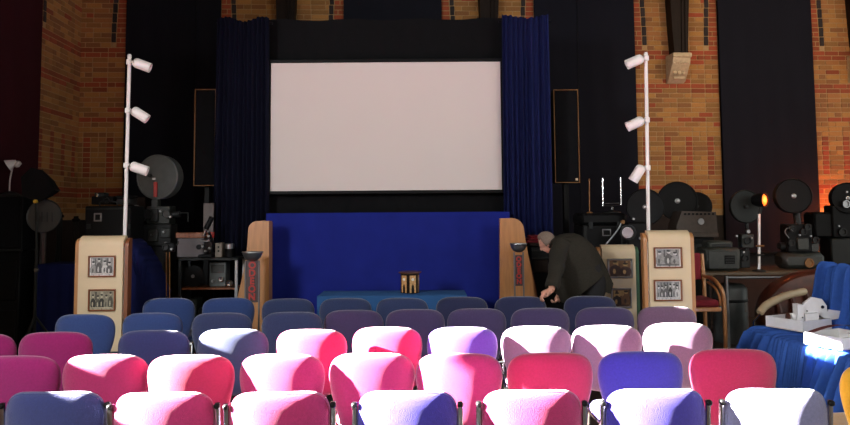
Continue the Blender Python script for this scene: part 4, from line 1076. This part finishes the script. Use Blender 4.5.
# projector case on the blue table
Y = 8.42
t = thing('projector_case', 'black projector case with a metal label holder on the blue table', 'case', (P(108, 230, Y).x, Y+0.2, ztb))
a, c = P(85, 206, Y), P(131, 206, Y)
q = MB(); q.box(((a.x+c.x)/2, Y+0.2, (a.z+ztb)/2+0.002), (c.x-a.x, 0.4, a.z-ztb-0.004), bev=0.012); q.build('body', M_black, t)
boxp(t, 'lid_band', M_dark, 86, 208, 130, 210, Y-0.012, 0.02, 0.004)
boxp(t, 'label_holder', M_steel, 93.5, 213, 101.5, 221.5, Y-0.012, 0.02, 0.004); boxp(t, 'label', M_black, 95, 214.5, 100, 220, Y-0.016, 0.02, 0.002)
tubep(t, 'handle', M_dark, [(100, 206, Y+0.1), (101, 202, Y+0.1), (116, 202, Y+0.1), (117, 206, Y+0.1)], 0.01, smooth=3)
for px in (88, 128): boxp(t, 'corner_plate', M_dark, px-2, 224, px+2, 229, Y-0.012, 0.02, 0.003)
zc = a.z
t = thing('slide_viewer', 'small dark viewer with a bright metal corner on the projector case', 'viewer', (P(97, 206, 8.6).x, 8.62, zc))
boxp(t, 'body', M_black, 91, 196, 113, 204.6, 8.55, 0.2); boxp(t, 'hood', M_dark, 94, 192.5, 104, 197, 8.56, 0.14)
boxp(t, 'metal_corner', M_chrome, 96, 193, 98, 197, 8.545, 0.02, 0.002); ring(t, M_dark, 107, 200.5, 3, 8.56)
t = thing('film_can_box', 'dark flat box lying at the right end of the projector case', 'box', (P(122, 206, 8.6).x, 8.65, zc))
boxp(t, 'body', M_dark, 116, 198, 130, 204.6, 8.55, 0.22); boxp(t, 'lid', M_black, 115.5, 195.5, 130.5, 199, 8.54, 0.24)

# big projector with grey drum, left of the screen
Y = 9.05
b0 = base_of(156, Y+0.1)
t = thing('film_projector', 'old film projector with a large grey round drum left of the screen', 'projector', b0, 0, 'old film projectors')
drum = disc(t, 'drum', M_grey, 157, 177, 22.6, Y, 0.16, (-0.18, -1, 0.0), 'large grey round drum', hub=False, deep=0.1)
boxp(drum, 'slot_plate', M_red, 153.2, 182, 157, 197, Y-0.035, 0.02, 0.004, 'dull red slot'); boxp(drum, 'drum_badge', M_steel, 152, 177.5, 155.5, 180, Y-0.03, 0.015, 0.003)
knob(drum, M_dark, 150, 175.5, 2, Y-0.02)
boxp(t, 'neck', M_crackle, 151, 199, 158, 209, Y, 0.1)
boxp(t, 'mechanism', M_crackle, 146, 206, 170, 224, Y, 0.22); boxp(t, 'gate', M_dark, 150, 209, 158, 222, Y-0.04, 0.06)
boxp(t, 'gear_box', M_dark, 143, 224, 171, 246, Y, 0.25); boxp(t, 'cover', M_crackle, 147, 229, 158, 242, Y-0.02, 0.04); boxp(t, 'cover', M_crackle, 160, 228, 170, 238, Y-0.02, 0.04)
boxp(t, 'lamp_house', M_darkwood, 129, 197, 145, 240, Y+0.05, 0.3); ring(t, M_steel, 137, 207.5, 2.6, Y+0.05)
ring(t, M_dark, 148, 214, 5, Y-0.02, 'sprocket_ring'); ring(t, M_crackle, 166, 214, 4.5, Y-0.01, 'sprocket_ring')
for p_ in ((161, 211), (164, 232), (152, 235), (146, 220), (171, 217), (166, 243)): knob(t, M_steel, p_[0], p_[1], 1.3, Y-0.03)
tubep(t, 'lens_barrel', M_dark, [(170, 215, Y+0.05), (180, 214, Y+0.05)], 0.04, seg=16)
tubep(t, 'film_arm', M_dark, [(180, 213, Y), (188, 213, Y), (188, 222, Y)], 0.010)
boxp(t, 'lower_spool_box', M_black, 145, 246, 170, 275, Y, 0.22)
zz = zt(156, 275, Y); q = MB(); q.box((b0.x, Y+0.12, zz/2+0.02), (0.2, 0.2, zz), bev=0.015); q.build('pedestal', M_dark, t)
q = MB(); q.box((b0.x, Y+0.12, 0.025), (0.34, 0.36, 0.05), bev=0.01); q.build('base', M_black, t)
# cloth heaped beside it
t = thing('draped_machine', 'low machine hidden under a dark blue cloth right of the left display board', 'covered machine', base_of(142, 8.1))
pl = [(124, 250), (133, 245), (141, 256), (148, 268), (156, 290), (161, 318), (163, floor_py(163, 8.0)-1), (122, floor_py(122, 8.0)-1)]
f0 = [P(x, y, 8.0) for x, y in pl]; rows = []
q = MB(); c_ = sum(f0, Vector())/len(f0); V = []
fo = catmull(f0, 5, True); fo = [Vector((p.x, p.y, max(0.015, p.z))) for p in fo]
for s, dy in ((0.35, -0.02), (0.8, -0.015), (0.96, 0.0), (1.0, 0.05), (1.0, 0.40), (0.9, 0.45), (0.4, 0.46)):
    V.append([c_+(p-c_)*s+Vector((0.012*math.sin(i*1.9), dy+0.012*math.sin(i*2.3+s*3), 0)) for i, p in enumerate(fo)])
for r_ in V:
    for p in r_: p.z = max(p.z, 0.012)
q.loft(V); q.build('cloth', M_dkblue, t, angle=70)
q = MB(); q.box((P(140, 300, 8.2).x, 8.22, 0.3), (0.2, 0.2, 0.58)); q.build('machine_body', M_dark, t)

# small stand with a black head in front of the bench
Y = 7.65; b0 = base_of(168, Y)
t = thing('instrument_stand', 'thin brass instrument stand with a black head left of the bench', 'stand', b0)
for dx in (-1.6, 1.6): tubep(t, 'rod', M_gold, [(168+dx, 252, Y), (168+dx, 300, Y)], 0.006, seg=6)
q = MB(); q.tube([(b0.x, Y, 0.02), (b0.x, Y, P(168, 296, Y).z)], 0.014, 8); q.build('column', M_dark, t)
lathe(t, 'foot', M_dark, [(0.14, 0), (0.14, 0.015), (0.03, 0.03), (0, 0.03)], b0, seg=20)
boxp(t, 'head', M_black, 163, 243, 174, 252, Y-0.03, 0.08); ring(t, M_dark, 166, 247, 3, Y-0.03); tubep(t, 'crank', M_dark, [(174, 246, Y), (178, 244, Y), (178, 241, Y)], 0.007)
knob(t, M_steel, 172, 249, 1.2, Y-0.03)

# bench with apparatus, left of the left end panel
Y = 8.42
x0, x1 = P(178, 260, Y).x, P(238, 260, Y).x; zb_ = P(208, 258, Y).z; zs = P(208, 288, Y).z
t = thing('apparatus_bench', 'grey metal bench with a lower wooden shelf left of the wooden end panel', 'bench', ((x0+x1)/2, Y+0.25, 0))
q = MB(); q.box(((x0+x1)/2, Y+0.19, zb_-0.015), (x1-x0, 0.38, 0.03)); q.build('top', M_dark, t)
q = MB(); q.box(((x0+x1)/2, Y+0.19, zs-0.012), (x1-x0-0.05, 0.34, 0.024)); q.build('shelf', M_woodred, t)
for x in (x0+0.02, x1-0.02):
    for y in (Y+0.02, Y+0.36):
        q = MB(); q.box((x, y, (zb_-0.03)/2), (0.035, 0.035, zb_-0.03), bev=0.004); q.build('leg', M_steel if x > 0.5*(x0+x1) else M_dark, t)
def on(name, label, cat, px, z, Yc, group=None): return thing(name, label, cat, (P(px, 240, Yc).x, Yc, z), 0, group)
t = on('pale_box', 'pale wide box with a reddish wooden lid on the bench', 'box', 191, zb_, Y+0.3)
a, c = P(177, 250, Y+0.18), P(204, 238, Y+0.18); q = MB(); q.box(((a.x+c.x)/2, Y+0.24, (zb_+c.z)/2), (c.x-a.x, 0.12, c.z-zb_), bev=0.005); q.build('body', mat('pale_grey_panel', (0.10, 0.085, 0.09), 0.6), t)
boxp(t, 'lid', M_woodred, 175.5, 232.5, 205, 238.2, Y+0.16, 0.16, 0.006)
t = on('tall_panel', 'tall narrow beige panel with a red corner behind the black microscope', 'panel', 208, zb_, Y+0.35)
a, c = P(202.5, 250, Y+0.34), P(213.5, 203, Y+0.34); q = MB(); q.box(((a.x+c.x)/2, Y+0.36, (zb_+c.z)/2), (c.x-a.x, 0.03, c.z-zb_), bev=0.006); q.build('board', mat('beige_grey', (0.10, 0.08, 0.075), 0.6), t)
boxp(t, 'red_corner', M_red, 209, 232, 214, 238, Y+0.325, 0.02, 0.003); boxp(t, 'foot', M_dark, 201, 253, 215, 256.5, Y+0.31, 0.07)
t = on('microscope', 'black and chrome microscope like viewer on the bench', 'viewer', 207, zb_, Y+0.12)
YY = Y+0.12
a = P(207, 240, YY); q = MB(); q.box((a.x, YY, zb_+0.02), (0.16, 0.16, 0.04), bev=0.01); q.build('base', M_black, t)
tubep(t, 'arm', M_black, [(211, 254, YY+0.05), (213, 244, YY+0.05), (209, 232, YY+0.02)], 0.016, smooth=4)
tubep(t, 'eye_tube', M_black, [(212, 217, YY), (206, 229, YY)], 0.03, seg=14); tubep(t, 'objective', M_chrome, [(205.5, 230, YY), (203.5, 236, YY)], 0.02, seg=12)
boxp(t, 'stage', M_chrome, 200, 240, 210, 242, YY-0.06, 0.12, 0.004)
for p_ in ((209, 236), (203, 246), (210, 248), (206, 251)): knob(t, M_chrome, p_[0], p_[1], 1.7, YY-0.05)
knob(t, M_black, 199, 247, 2.6, YY-0.05)
t = on('switch_box', 'small cream box with two black sockets on the bench', 'box', 218.5, zb_, Y+0.15)
a, c = P(215, 250, Y+0.1), P(222, 243, Y+0.1); q = MB(); q.box(((a.x+c.x)/2, Y+0.16, (zb_+c.z)/2), (c.x-a.x, 0.12, c.z-zb_), bev=0.005); q.build('body', mat('dull_cream', (0.16, 0.13, 0.10), 0.6), t)
for py in (247, 251): knob(t, M_black, 218.5, py, 0.9, Y+0.1, L=0.01, name='socket')
t = on('metal_can', 'small round metal can at the right end of the bench', 'can', 229.5, zb_, Y+0.15)
b1 = Vector((P(229.5, 250, Y+0.15).x, Y+0.15, zb_)); h = P(229.5, 243.5, Y+0.15).z-zb_
lathe(t, 'can_body', M_black, [(0.05, 0), (0.05, h*0.62), (0.052, h*0.66), (0, h*0.66)], b1, seg=20); lathe(t, 'can_lid', M_steel, [(0.054, h*0.63), (0.054, h*0.95), (0.045, h), (0, h)], b1, seg=20)
t = on('film_reel', 'black film reel standing on the lower shelf of the bench', 'reel', 195, zs, Y+0.15)
cz = zs+0.125; cx_ = P(193, 270, Y+0.12).x
for dy in (-0.02, 0.02):
    lathe(t, 'flange', M_black, [(0.124, 0), (0.124, 0.004), (0.03, 0.006), (0, 0.006)], (cx_, Y+0.15+dy, cz), (0, -1, 0), 28)
lathe(t, 'film_roll', M_dark, [(0.10, 0), (0.10, 0.036), (0, 0.036)], (cx_, Y+0.168, cz), (0, -1, 0), 28)
lathe(t, 'hub', M_steel, [(0.02, 0), (0.02, 0.01), (0, 0.01)], (cx_, Y+0.125, cz), (0, -1, 0), 14)
t = on('grey_unit', 'grey metal unit with dials under the bench top', 'box', 217, zs, Y+0.2)
a, c = P(209, 286, Y+0.15), P(226, 262, Y+0.15); q = MB(); q.box(((a.x+c.x)/2, Y+0.25, (zs+c.z)/2), (c.x-a.x, 0.2, c.z-zs), bev=0.008); q.build('body', M_grey, t)
ring(t, M_chrome, 229.5-8, 279, 2.5, Y+0.15, 'dial'); knob(t, M_steel, 213, 281, 1.4, Y+0.15); boxp(t, 'face_plate', M_crackle, 211, 265, 224, 273, Y+0.142, 0.012, 0.003)
t = on('silver_lens', 'small silver lens on the bench shelf by the white leg', 'lens', 230, zs, Y+0.12)
b1 = Vector((P(230, 280, Y+0.12).x, Y+0.12, zs+0.04)); lathe(t, 'barrel', M_chrome, [(0.03, 0), (0.04, 0.02), (0.04, 0.07), (0.032, 0.075), (0.03, 0.06), (0, 0.055)], b1+Vector((0, 0.04, 0)), (0, -1, 0), 20)
q = MB(); q.box(b1-Vector((0, 0, 0.03)), (0.06, 0.05, 0.02)); q.build('cradle', M_dark, t)
for k, px in enumerate((187, 196, 205, 214)):
    t = on('floor_box', ('worn grey box on the floor under the bench at its left end', 'grey box on the floor second from the left under the bench', 'grey box on the floor third from the left under the bench', 'grey box on the floor under the bench nearest its right legs')[k], 'box', px, 0, Y+0.2, 'boxes under the bench')
    hh = (zs-0.1)*(0.85, 0.95, 0.8, 0.9)[k]; cx_ = P(px, 290, Y+0.2).x
    q = MB(); q.box((cx_, Y+0.2, hh/2), (0.09, 0.25, hh), bev=0.008); q.build('body', (M_dark, M_crackle, M_dark, M_crackle)[k], t)
    q = MB(); q.box((cx_, Y+0.07, hh*0.8), (0.05, 0.015, 0.05)); q.build('label_plate', M_steel, t)

# --- right side, behind the stooping man
Y = 8.46
x0, x1 = P(531, 250, Y).x, P(566, 250, Y).x; zb_ = P(530, 243.5, Y).z
t = thing('dark_cabinet', 'dark low cabinet with pale shelf edges behind the man\'s head', 'cabinet', ((x0+x1)/2, Y+0.2, 0))
q = MB(); q.box(((x0+x1)/2, Y+0.18, zb_/2-0.02), (x1-x0, 0.34, zb_-0.04)); q.build('body', M_black, t)
q = MB(); q.box(((x0+x1)/2, Y+0.18, zb_-0.015), (x1-x0+0.03, 0.38, 0.03)); q.build('top', M_darkwood, t)
for py in (249.5, 257): boxp(t, 'shelf_edge', M_dark, 532, py, 565, py+2, Y-0.015, 0.03, 0.004)
for px in (541, 557): boxp(t, 'drawer_front', M_darkwood, px-7, 260, px+7, 273, Y-0.012, 0.03, 0.006)
t = on('folded_cloth', 'folded red cloth on the dark cabinet by the man\'s head', 'cloth', 535, zb_, Y+0.2)
for k in range(3):
    q = MB(); q.box((P(535, 240, Y+0.2).x+0.01*k, Y+0.2, zb_+0.016+0.03*k), (0.24-0.02*k, 0.2, 0.028), bev=0.012); q.build('fold', M_redvelvet, t)
t = on('silver_tin', 'small silver tin at the right end of the dark cabinet', 'tin', 552, zb_, Y+0.12)
b1 = Vector((P(552, 240, Y+0.1).x, Y+0.1, zb_)); lathe(t, 'tin', M_steel, [(0.03, 0), (0.03, 0.05), (0.033, 0.052), (0.033, 0.065), (0, 0.065)], b1, seg=16); lathe(t, 'lid_knob', M_dark, [(0.008, 0.065), (0.01, 0.08), (0, 0.08)], b1, seg=10)

Y = 8.55
a, c = P(582, 213, Y), P(626, 213, Y); ztr_ = P(610, 213, Y).z
t = thing('equipment_trunk', 'large black equipment trunk with a small label plate behind the man', 'trunk', ((a.x+c.x)/2, Y+0.25, 0))
q = MB(); q.box(((a.x+c.x)/2, Y+0.25, (ztr_-0.14)/2), (c.x-a.x, 0.5, ztr_-0.14), bev=0.015); q.build('body', M_black, t)
q = MB(); q.box(((a.x+c.x)/2, Y+0.25, ztr_-0.068), (c.x-a.x+0.02, 0.52, 0.136), bev=0.03); q.build('lid', M_black, t)
boxp(t, 'label_frame', M_steel, 602.5, 229, 611, 236, Y-0.012, 0.02, 0.003); boxp(t, 'label', M_black, 603.5, 230.2, 610, 235, Y-0.016, 0.02, 0.002)
for px in (591, 619): boxp(t, 'catch', M_dark, px-2, 222, px+2, 229, Y-0.012, 0.02, 0.003)
for px in (586, 623): boxp(t, 'edge_strip', M_dark, px-1, 226, px+1, 262, Y-0.008, 0.015, 0.003)
zc = ztr_
t = on('chrome_frame', 'thin upright chrome U shaped frame standing on the black trunk', 'frame', 612, zc, Y+0.2)
YY = Y+0.2
tubep(t, 'u_frame', M_chrome, [(602.5, 178, YY), (603, 206, YY), (621, 205, YY), (620.5, 177.5, YY)], 0.008, seg=8)
c1 = P(612, 206, YY); lathe(t, 'foot', M_dark, [(0.10, 0), (0.10, 0.012), (0.03, 0.03), (0.012, 0.04), (0.012, c1.z-zc), (0, c1.z-zc)], (c1.x, YY, zc), seg=20)
tubep(t, 'cross_wire', M_steel, [(605, 203.5, YY), (619, 203.2, YY)], 0.006, seg=6); knob(t, M_chrome, 612, 208.5, 1.6, YY-0.02)
t = on('brass_rod', 'thin upright brass rod at the left end of the black trunk', 'rod', 589, zc, Y+0.12)
YY = Y+0.12; c1 = P(589.5, 212, YY)
q = MB(); q.tube([(c1.x, YY, zc+0.01), P(589.3, 181, YY)], 0.007, 8); q.build('rod', M_gold, t); lathe(t, 'foot', M_gold, [(0.04, 0), (0.04, 0.01), (0.01, 0.02), (0, 0.02)], (c1.x, YY, zc), seg=16); lathe(t, 'finial', M_gold, [(0.007, 0), (0.012, 0.015), (0.004, 0.03), (0, 0.03)], P(589.3, 181, YY), seg=10)

# projector with big black drum behind the right pole
Y = 8.2; b0 = base_of(643, Y+0.1)
t = thing('film_projector', 'film projector with a big black drum and short lens behind the right pole', 'projector', b0, 0, 'old film projectors')
disc(t, 'drum', M_black, 645, 207, 18.5, Y+0.1, 0.2, (-0.35, -1, 0.05), hub=2)
q = MB(); c1 = P(645, 233, Y+0.15); q.tube([c1+Vector((0, 0, 0.1)), Vector((c1.x, c1.y, 0.05))], 0.06, 14); q.build('pedestal', M_dark, t)
lathe(t, 'base', M_black, [(0.16, 0), (0.16, 0.03), (0.08, 0.06), (0, 0.06)], (c1.x, c1.y, 0), seg=26)
boxp(t, 'mechanism', M_black, 628, 222, 652, 252, Y-0.02, 0.2, 0.02)
q = MB(); q.lathe([(0.05, 0), (0.075, 0.05), (0.085, 0.12), (0.085, 0.16), (0.07, 0.16), (0.06, 0.1), (0, 0.09)], P(629, 232, Y-0.02), (-0.35, -1, 0), 24); q.build('lens', M_dark, t, 'short black lens with bright rim')
ring(t, M_steel, 627.8, 232.5, 5.5, Y-0.15, 'lens_rim', 0.012, (-0.35, -1, 0))
tubep(t, 'cable', M_steel, [(623, 220, Y-0.05), (617, 231, Y-0.06), (608, 242, Y-0.06), (602, 250, Y-0.06)], 0.009, smooth=5, seg=6)
knob(t, M_gold, 622.5, 222, 2.2, Y-0.04); knob(t, M_steel, 640, 238, 1.5, Y-0.03); knob(t, M_steel, 633, 219, 1.3, Y-0.03)

# projector with two spool drums and a brown lamphouse
Y = 10.2; b0 = base_of(695, Y)
t = thing('film_projector', 'film projector with two black drums behind a ribbed brown lamp house', 'projector', b0, 0, 'old film projectors')
disc(t, 'drum', M_black, 677.5, 201, 19.5, Y, 0.26, (-0.25, -1, 0.0), hub=2); disc(t, 'drum', M_black, 697, 206.5, 14.5, Y+0.25, 0.16, (-0.25, -1, 0))
q = MB(); q.tube([P(677, 219, Y+0.1), P(684, 236, Y+0.1)], 0.05, 10); q.build('drum_arm', M_dark, t)
YY = Y-0.35
a = px2([(682, 211), (716, 212), (718, 235), (677, 237), (676.5, 226)], YY)
M_lh = mat('brown_lamphouse', srgb(66, 54, 46), 0.5, 0.0, var=0.2, scale=20)
q = MB(); q.prism(a, (0, 0.34, 0)); lh = q.build('lamp_house', M_lh, t, 'grey brown lamp house with vent slots', angle=25)
for k in range(8): boxp(lh, 'vent_slot', M_black, 684+k*4, 213, 686.4+k*4, 215, YY-0.006, 0.012, 0.002)
lathe(lh, 'oval_badge', M_steel, [(0.045, 0), (0.04, 0.008), (0, 0.01)], P(701, 221.5, YY), (0, -1, 0), 22)
boxp(lh, 'skirt', M_lh, 676, 232.5, 718.5, 237.5, YY-0.015, 0.36, 0.006)
boxp(t, 'mechanism', M_black, 680, 237, 715, 262, YY+0.04, 0.28, 0.015); boxp(t, 'film_box', M_dark, 694, 243, 718, 258, YY+0.0, 0.06)
for p_ in ((688, 245), (700, 249), (711, 252)): knob(t, M_steel, p_[0], p_[1], 1.4, YY+0.02)
zz = zt(698, 262, YY); q = MB(); q.box((b0.x, Y-0.1, zz/2), (0.22, 0.24, zz), bev=0.02); q.build('pedestal', M_dark, t); q = MB(); q.box((b0.x, Y-0.1, 0.03), (0.5, 0.5, 0.06)); q.build('base', M_black, t)
q = MB(); q.box((b0.x, Y+0.03, zz+0.25), (0.2, 0.3, 0.12)); q.build('neck', M_dark, t)

# workbench with projectors
Y = 8.85
x0, x1 = P(698, 275, Y).x, P(838, 275, Y).x; zb_ = P(760, 271.5, Y+0.0).z
t = thing('work_table', 'metal framed wooden table under the old projectors at right', 'table', ((x0+x1)/2, Y+0.4, 0))
q = MB(); q.box(((x0+x1)/2, Y+0.4, zb_-0.025), (x1-x0, 0.8, 0.05), bev=0.012); q.build('top', M_tabletop, t)
xleg = P(727, 275, Y).x
for (xx, yy) in ((xleg, Y+0.03), (x1-0.04, Y+0.03), (xleg, Y+0.77), (x1-0.04, Y+0.77)):
    q = MB(); q.tube([(xx, yy, 0), (xx, yy, zb_-0.05)], 0.022, 10); q.build('leg', M_steel if yy < Y+0.1 else M_dark, t)
for yy in (Y+0.03, Y+0.77):
    q = MB(); q.tube([(xleg, yy, zb_-0.075), (x1-0.04, yy, zb_-0.075)], 0.018, 8); q.build('rail', M_steel if yy < Y+0.1 else M_dark, t)
YY = Y+0.1
t = thing('film_projector', 'grey boxy projector with a dark louvre and thin round drum on the table', 'projector', (P(727, 260, YY).x, YY+0.2, zb_), 0, 'old film projectors')
a, c = P(706, 248, YY), P(741, 248, YY); M_pg = mat('projector_grey_green', srgb(52, 54, 49), 0.5, 0.0, var=0.2, scale=18)
x_l = max(a.x, x0+0.01)
q = MB(); q.box(((a.x+c.x)/2, YY+0.17, (zb_+a.z)/2+0.003), (c.x-a.x, 0.34, a.z-zb_-0.006), bev=0.03); q.build('body', M_pg, t)
boxp(t, 'side_plate', M_crackle, 709, 251, 738, 269, YY-0.01, 0.02, 0.006); boxp(t, 'louvre', M_black, 725, 255.5, 735, 264, YY-0.016, 0.02, 0.003)
for k in range(3): boxp(t, 'louvre_blade', M_dark, 725.5, 256.8+k*2.6, 734.5, 258+k*2.6, YY-0.022, 0.012, 0.001)
boxp(t, 'lid', M_pg, 709, 241, 733, 248.5, YY+0.05, 0.24, 0.02); boxp(t, 'lid_rim', M_dark, 712, 244, 731, 247, YY+0.04, 0.02, 0.004)
boxp(t, 'end_box', M_dark, 741, 250, 750, 268, YY+0.05, 0.2); ring(t, M_dark, 745, 258, 3.4, YY+0.05)
disc(t, 'drum', mat('drum_dark_grey', (0.013, 0.014, 0.013), 0.4, 0.0, spec=0.2), 746.5, 206.5, 16.8, YY+0.1, 0.06, (0.1, -1, 0.05), hub=1)
tubep(t, 'drum_arm', M_dark, [(747, 220, YY+0.15), (747, 250, YY+0.12)], 0.02)
boxp(t, 'film_head', M_crackle, 742, 234, 754, 248, YY+0.08, 0.12, 0.01); ring(t, M_dark, 747, 241, 3.5, YY+0.07); knob(t, M_steel, 747.5, 231.5, 2.2, YY+0.07)
for p_ in ((736, 236), (751, 238), (743, 252)): knob(t, M_steel, p_[0], p_[1], 1.2, YY+0.06)
# lamp with glowing orange glass on a bright rod
YY = Y+0.04; c1 = P(759, 270, YY)
t = thing('signal_lamp', 'small lamp with glowing orange glass on a bright white rod', 'lamp', (c1.x, YY, zb_))
q = MB(); q.tube([(c1.x, YY, zb_+0.01), P(759, 214, YY)], 0.0165, 10); q.build('rod', M_white, t); lathe(t, 'foot', M_dark, [(0.08, 0), (0.08, 0.012), (0.02, 0.025), (0, 0.025)], (c1.x, YY, zb_), seg=20)
hd_ = P(763, 200, YY); ax = Vector((0.62, -0.75, 0.0)).normalized()
lathe(t, 'housing', M_black, [(0.02, -0.13), (0.06, -0.12), (0.085, -0.05), (0.09, 0.03), (0.083, 0.03), (0.07, -0.01), (0, -0.02)], hd_, ax, 24)
lathe(t, 'orange_glass', mat('orange_glow', (0.9, 0.2, 0.03), 0.3, emit=(1.0, 0.16, 0.02), estr=1.6), [(0.078, 0.0), (0.06, 0.022), (0.03, 0.034), (0, 0.038)], hd_, ax, 22, 'glowing orange glass')
tubep(t, 'bracket', M_dark, [(759, 215, YY), (761, 206, YY)], 0.014)
for k, py in enumerate((246, 255)): tubep(t, 'clamp', M_gold if k == 0 else M_dark, [(756, py, YY-0.03), (764, py, YY-0.03)], 0.012)
pl_ = bpy.data.lights.new('signal_light', 'POINT'); pl_.energy = 3; pl_.color = (1, 0.18, 0.03); pl_.shadow_soft_size = 0.03
po = bpy.data.objects.new('signal_light', pl_); COL.objects.link(po); po.location = hd_+ax*0.10
# projector with big black drum and green grey housing
YY = Y+0.25
t = thing('film_projector', 'film projector with big black drum and ringed green grey housing behind the sofa', 'projector', (P(805, 260, YY).x, YY+0.15, zb_), 0, 'old film projectors')
disc(t, 'drum', M_black, 794, 196, 17.6, YY, 0.14, (-0.15, -1, 0.02), hub=2)
a, c = P(784, 253, YY), P(826, 253, YY)
q = MB(); q.box(((a.x+c.x)/2, YY+0.15, (zb_+a.z)/2+0.003), (c.x-a.x, 0.3, a.z-zb_-0.006), bev=0.05); q.build('housing', M_crackle, t)
ring(t, M_gold, 809, 263, 4.6, YY, 'brass_ring', 0.018)
tubep(t, 'neck', M_dark, [(796, 212, YY+0.08), (798, 226, YY+0.08)], 0.04, seg=12)
boxp(t, 'mechanism', M_black, 788, 224, 812, 252.5, YY+0.03, 0.2, 0.015); boxp(t, 'gate', M_crackle, 798, 238, 809, 250, YY, 0.05); boxp(t, 'side_box', M_crackle, 812, 243, 819, 252, YY+0.03, 0.12)
tubep(t, 'lens', M_dark, [(788, 246, YY+0.12), (779, 246, YY+0.1)], 0.045, seg=16)
tubep(t, 'film_loop', M_steel, [(789, 238, YY), (785, 232, YY), (788, 228, YY), (793, 231, YY)], 0.005, smooth=5, seg=6)
for p_ in ((792, 229), (803, 232), (807, 227), (791, 243), (815, 240)): ring(t, M_dark, p_[0], p_[1], 3.2, YY+0.01, 'sprocket', 0.03); 
for p_ in ((799, 235), (810, 236)): knob(t, M_steel, p_[0], p_[1], 1.0, YY)
knob(t, M_chrome, 810, 195, 1.0, YY+0.04)
# projector at the right edge
Y2 = 9.95; b0 = base_of(848, Y2)
t = thing('film_projector', 'dark film projector cut by the right edge before the orange lit bricks', 'projector', b0, 0, 'old film projectors')
disc(t, 'drum', M_black, 848, 198, 15.5, Y2, 0.14, (-0.2, -1, 0.02), hub=2, label=None)
boxp(t, 'mechanism', M_black, 833, 205, 862, 238, Y2+0.03, 0.22, 0.02); boxp(t, 'lamp_house', M_black, 815, 212, 836, 238, Y2+0.06, 0.3, 0.03); boxp(t, 'lower_box', M_dark, 832, 238, 864, 265, Y2, 0.3, 0.02)
ring(t, M_steel, 845.5, 204, 3.8, Y2-0.02); ring(t, M_dark, 842, 232, 4, Y2+0.02, 'sprocket'); knob(t, M_steel, 846, 192, 1.2, Y2-0.02); knob(t, M_steel, 838, 226, 1.0, Y2)
zz = zt(848, 265, Y2); q = MB(); q.box((b0.x, Y2+0.14, zz/2), (0.24, 0.24, zz), bev=0.02); q.build('pedestal', M_dark, t); q = MB(); q.box((b0.x, Y2+0.14, 0.03), (0.5, 0.45, 0.06)); q.build('base', M_black, t)
YR = 10.72; b0 = Vector((P(843, 232, YR).x, YR, 0)); hz = P(843, 232, YR).z
t = thing('red_lamp', 'small red lamp hidden behind the right edge projector lighting the bricks', 'lamp', b0)
q = MB(); q.tube([b0, b0+Vector((0, 0, hz-0.05))], 0.014, 8); q.build('stand', M_dark, t); lathe(t, 'foot', M_dark, [(0.15, 0), (0.15, 0.02), (0.02, 0.04), (0, 0.04)], b0, seg=20)
lathe(t, 'bulb', mat('red_glow', (0.9, 0.2, 0.03), 0.3, emit=(1.0, 0.16, 0.02), estr=2.0), [(0.015, 0), (0.04, 0.04), (0.03, 0.08), (0, 0.09)], b0+Vector((0, 0, hz-0.05)), seg=16)
pl_ = bpy.data.lights.new('red_light', 'POINT'); pl_.energy = 40; pl_.color = (1, 0.16, 0.03); pl_.shadow_soft_size = 0.03
po = bpy.data.objects.new('red_light', pl_); COL.objects.link(po); po.location = b0+Vector((0, -0.0, hz+0.13))

# grey bin under the table
Y = 8.97; b0 = Vector((P(740, 300, Y).x, Y+0.3, 0)); hz = P(738, 286, Y).z
t = thing('grey_bin', 'rounded grey metal bin with a pale label under the work table', 'bin', b0)
lathe(t, 'drum_body', M_grey, [(0.20, 0), (0.21, 0.02), (0.21, hz-0.06), (0.19, hz-0.02), (0.15, hz), (0, hz)], b0, seg=32); lathe(t, 'hoop', M_dark, [(0.213, hz*0.7), (0.217, hz*0.71), (0.217, hz*0.74), (0.213, hz*0.75)], b0, seg=32)
q = MB(); q.box(b0+Vector((0.13, -0.165, hz*0.62)), (0.05, 0.01, 0.12), rz=0.6); q.build('label', mat('pale_label', (0.3, 0.28, 0.26), 0.7), t)

# bentwood armchair with a red seat
Y = 7.75
t = thing('bentwood_armchair', 'bent wooden armchair with a red velvet seat beside the right display board', 'armchair', base_of(712, Y))
xs = P(723, 300, Y).x; zs_ = P(710, 304, Y).z; W2 = 0.46; xl = xs-W2
for x in (xs, xl):
    q = MB(); q.tube(catmull([(x, Y-0.02, 0.0), (x, Y-0.03, zs_*0.7), (x-0.005, Y-0.02, zs_+0.10), (x-0.03, Y+0.06, zs_+0.21), (x-0.02, Y+0.26, zs_+0.25), (x-0.02, Y+0.46, zs_+0.25)], 5), 0.022, 10); q.build('arm', M_wood, t)
    q = MB(); q.tube([(x-0.02, Y+0.46, 0.0), (x-0.02, Y+0.46, zs_+0.2), (x-0.02, Y+0.50, zs_+0.5)], 0.022, 10); q.build('rear_leg', M_wood, t)
    q = MB(); q.tube(catmull([(x-0.03, Y, zs_-0.02), (x-0.035, Y+0.0, zs_+0.07), (x-0.05, Y+0.08, zs_+0.16), (x-0.04, Y+0.3, zs_+0.2)], 4), 0.014, 8); q.build('inner_bend', M_wood, t)
q = MB(); q.box((xs-W2/2, Y+0.22, zs_+0.0), (W2-0.05, 0.46, 0.08), bev=0.03); q.build('seat', M_redvelvet, t, 'dark red velvet seat')
q = MB(); q.box((xs-W2/2, Y+0.22, zs_-0.06), (W2-0.03, 0.44, 0.045), bev=0.008); q.build('seat_rail', M_wood, t)
q = MB(); q.box((xs-W2/2, Y+0.49, zs_+0.36), (W2-0.08, 0.03, 0.3), bev=0.012); q.build('backrest', M_redvelvet, t)
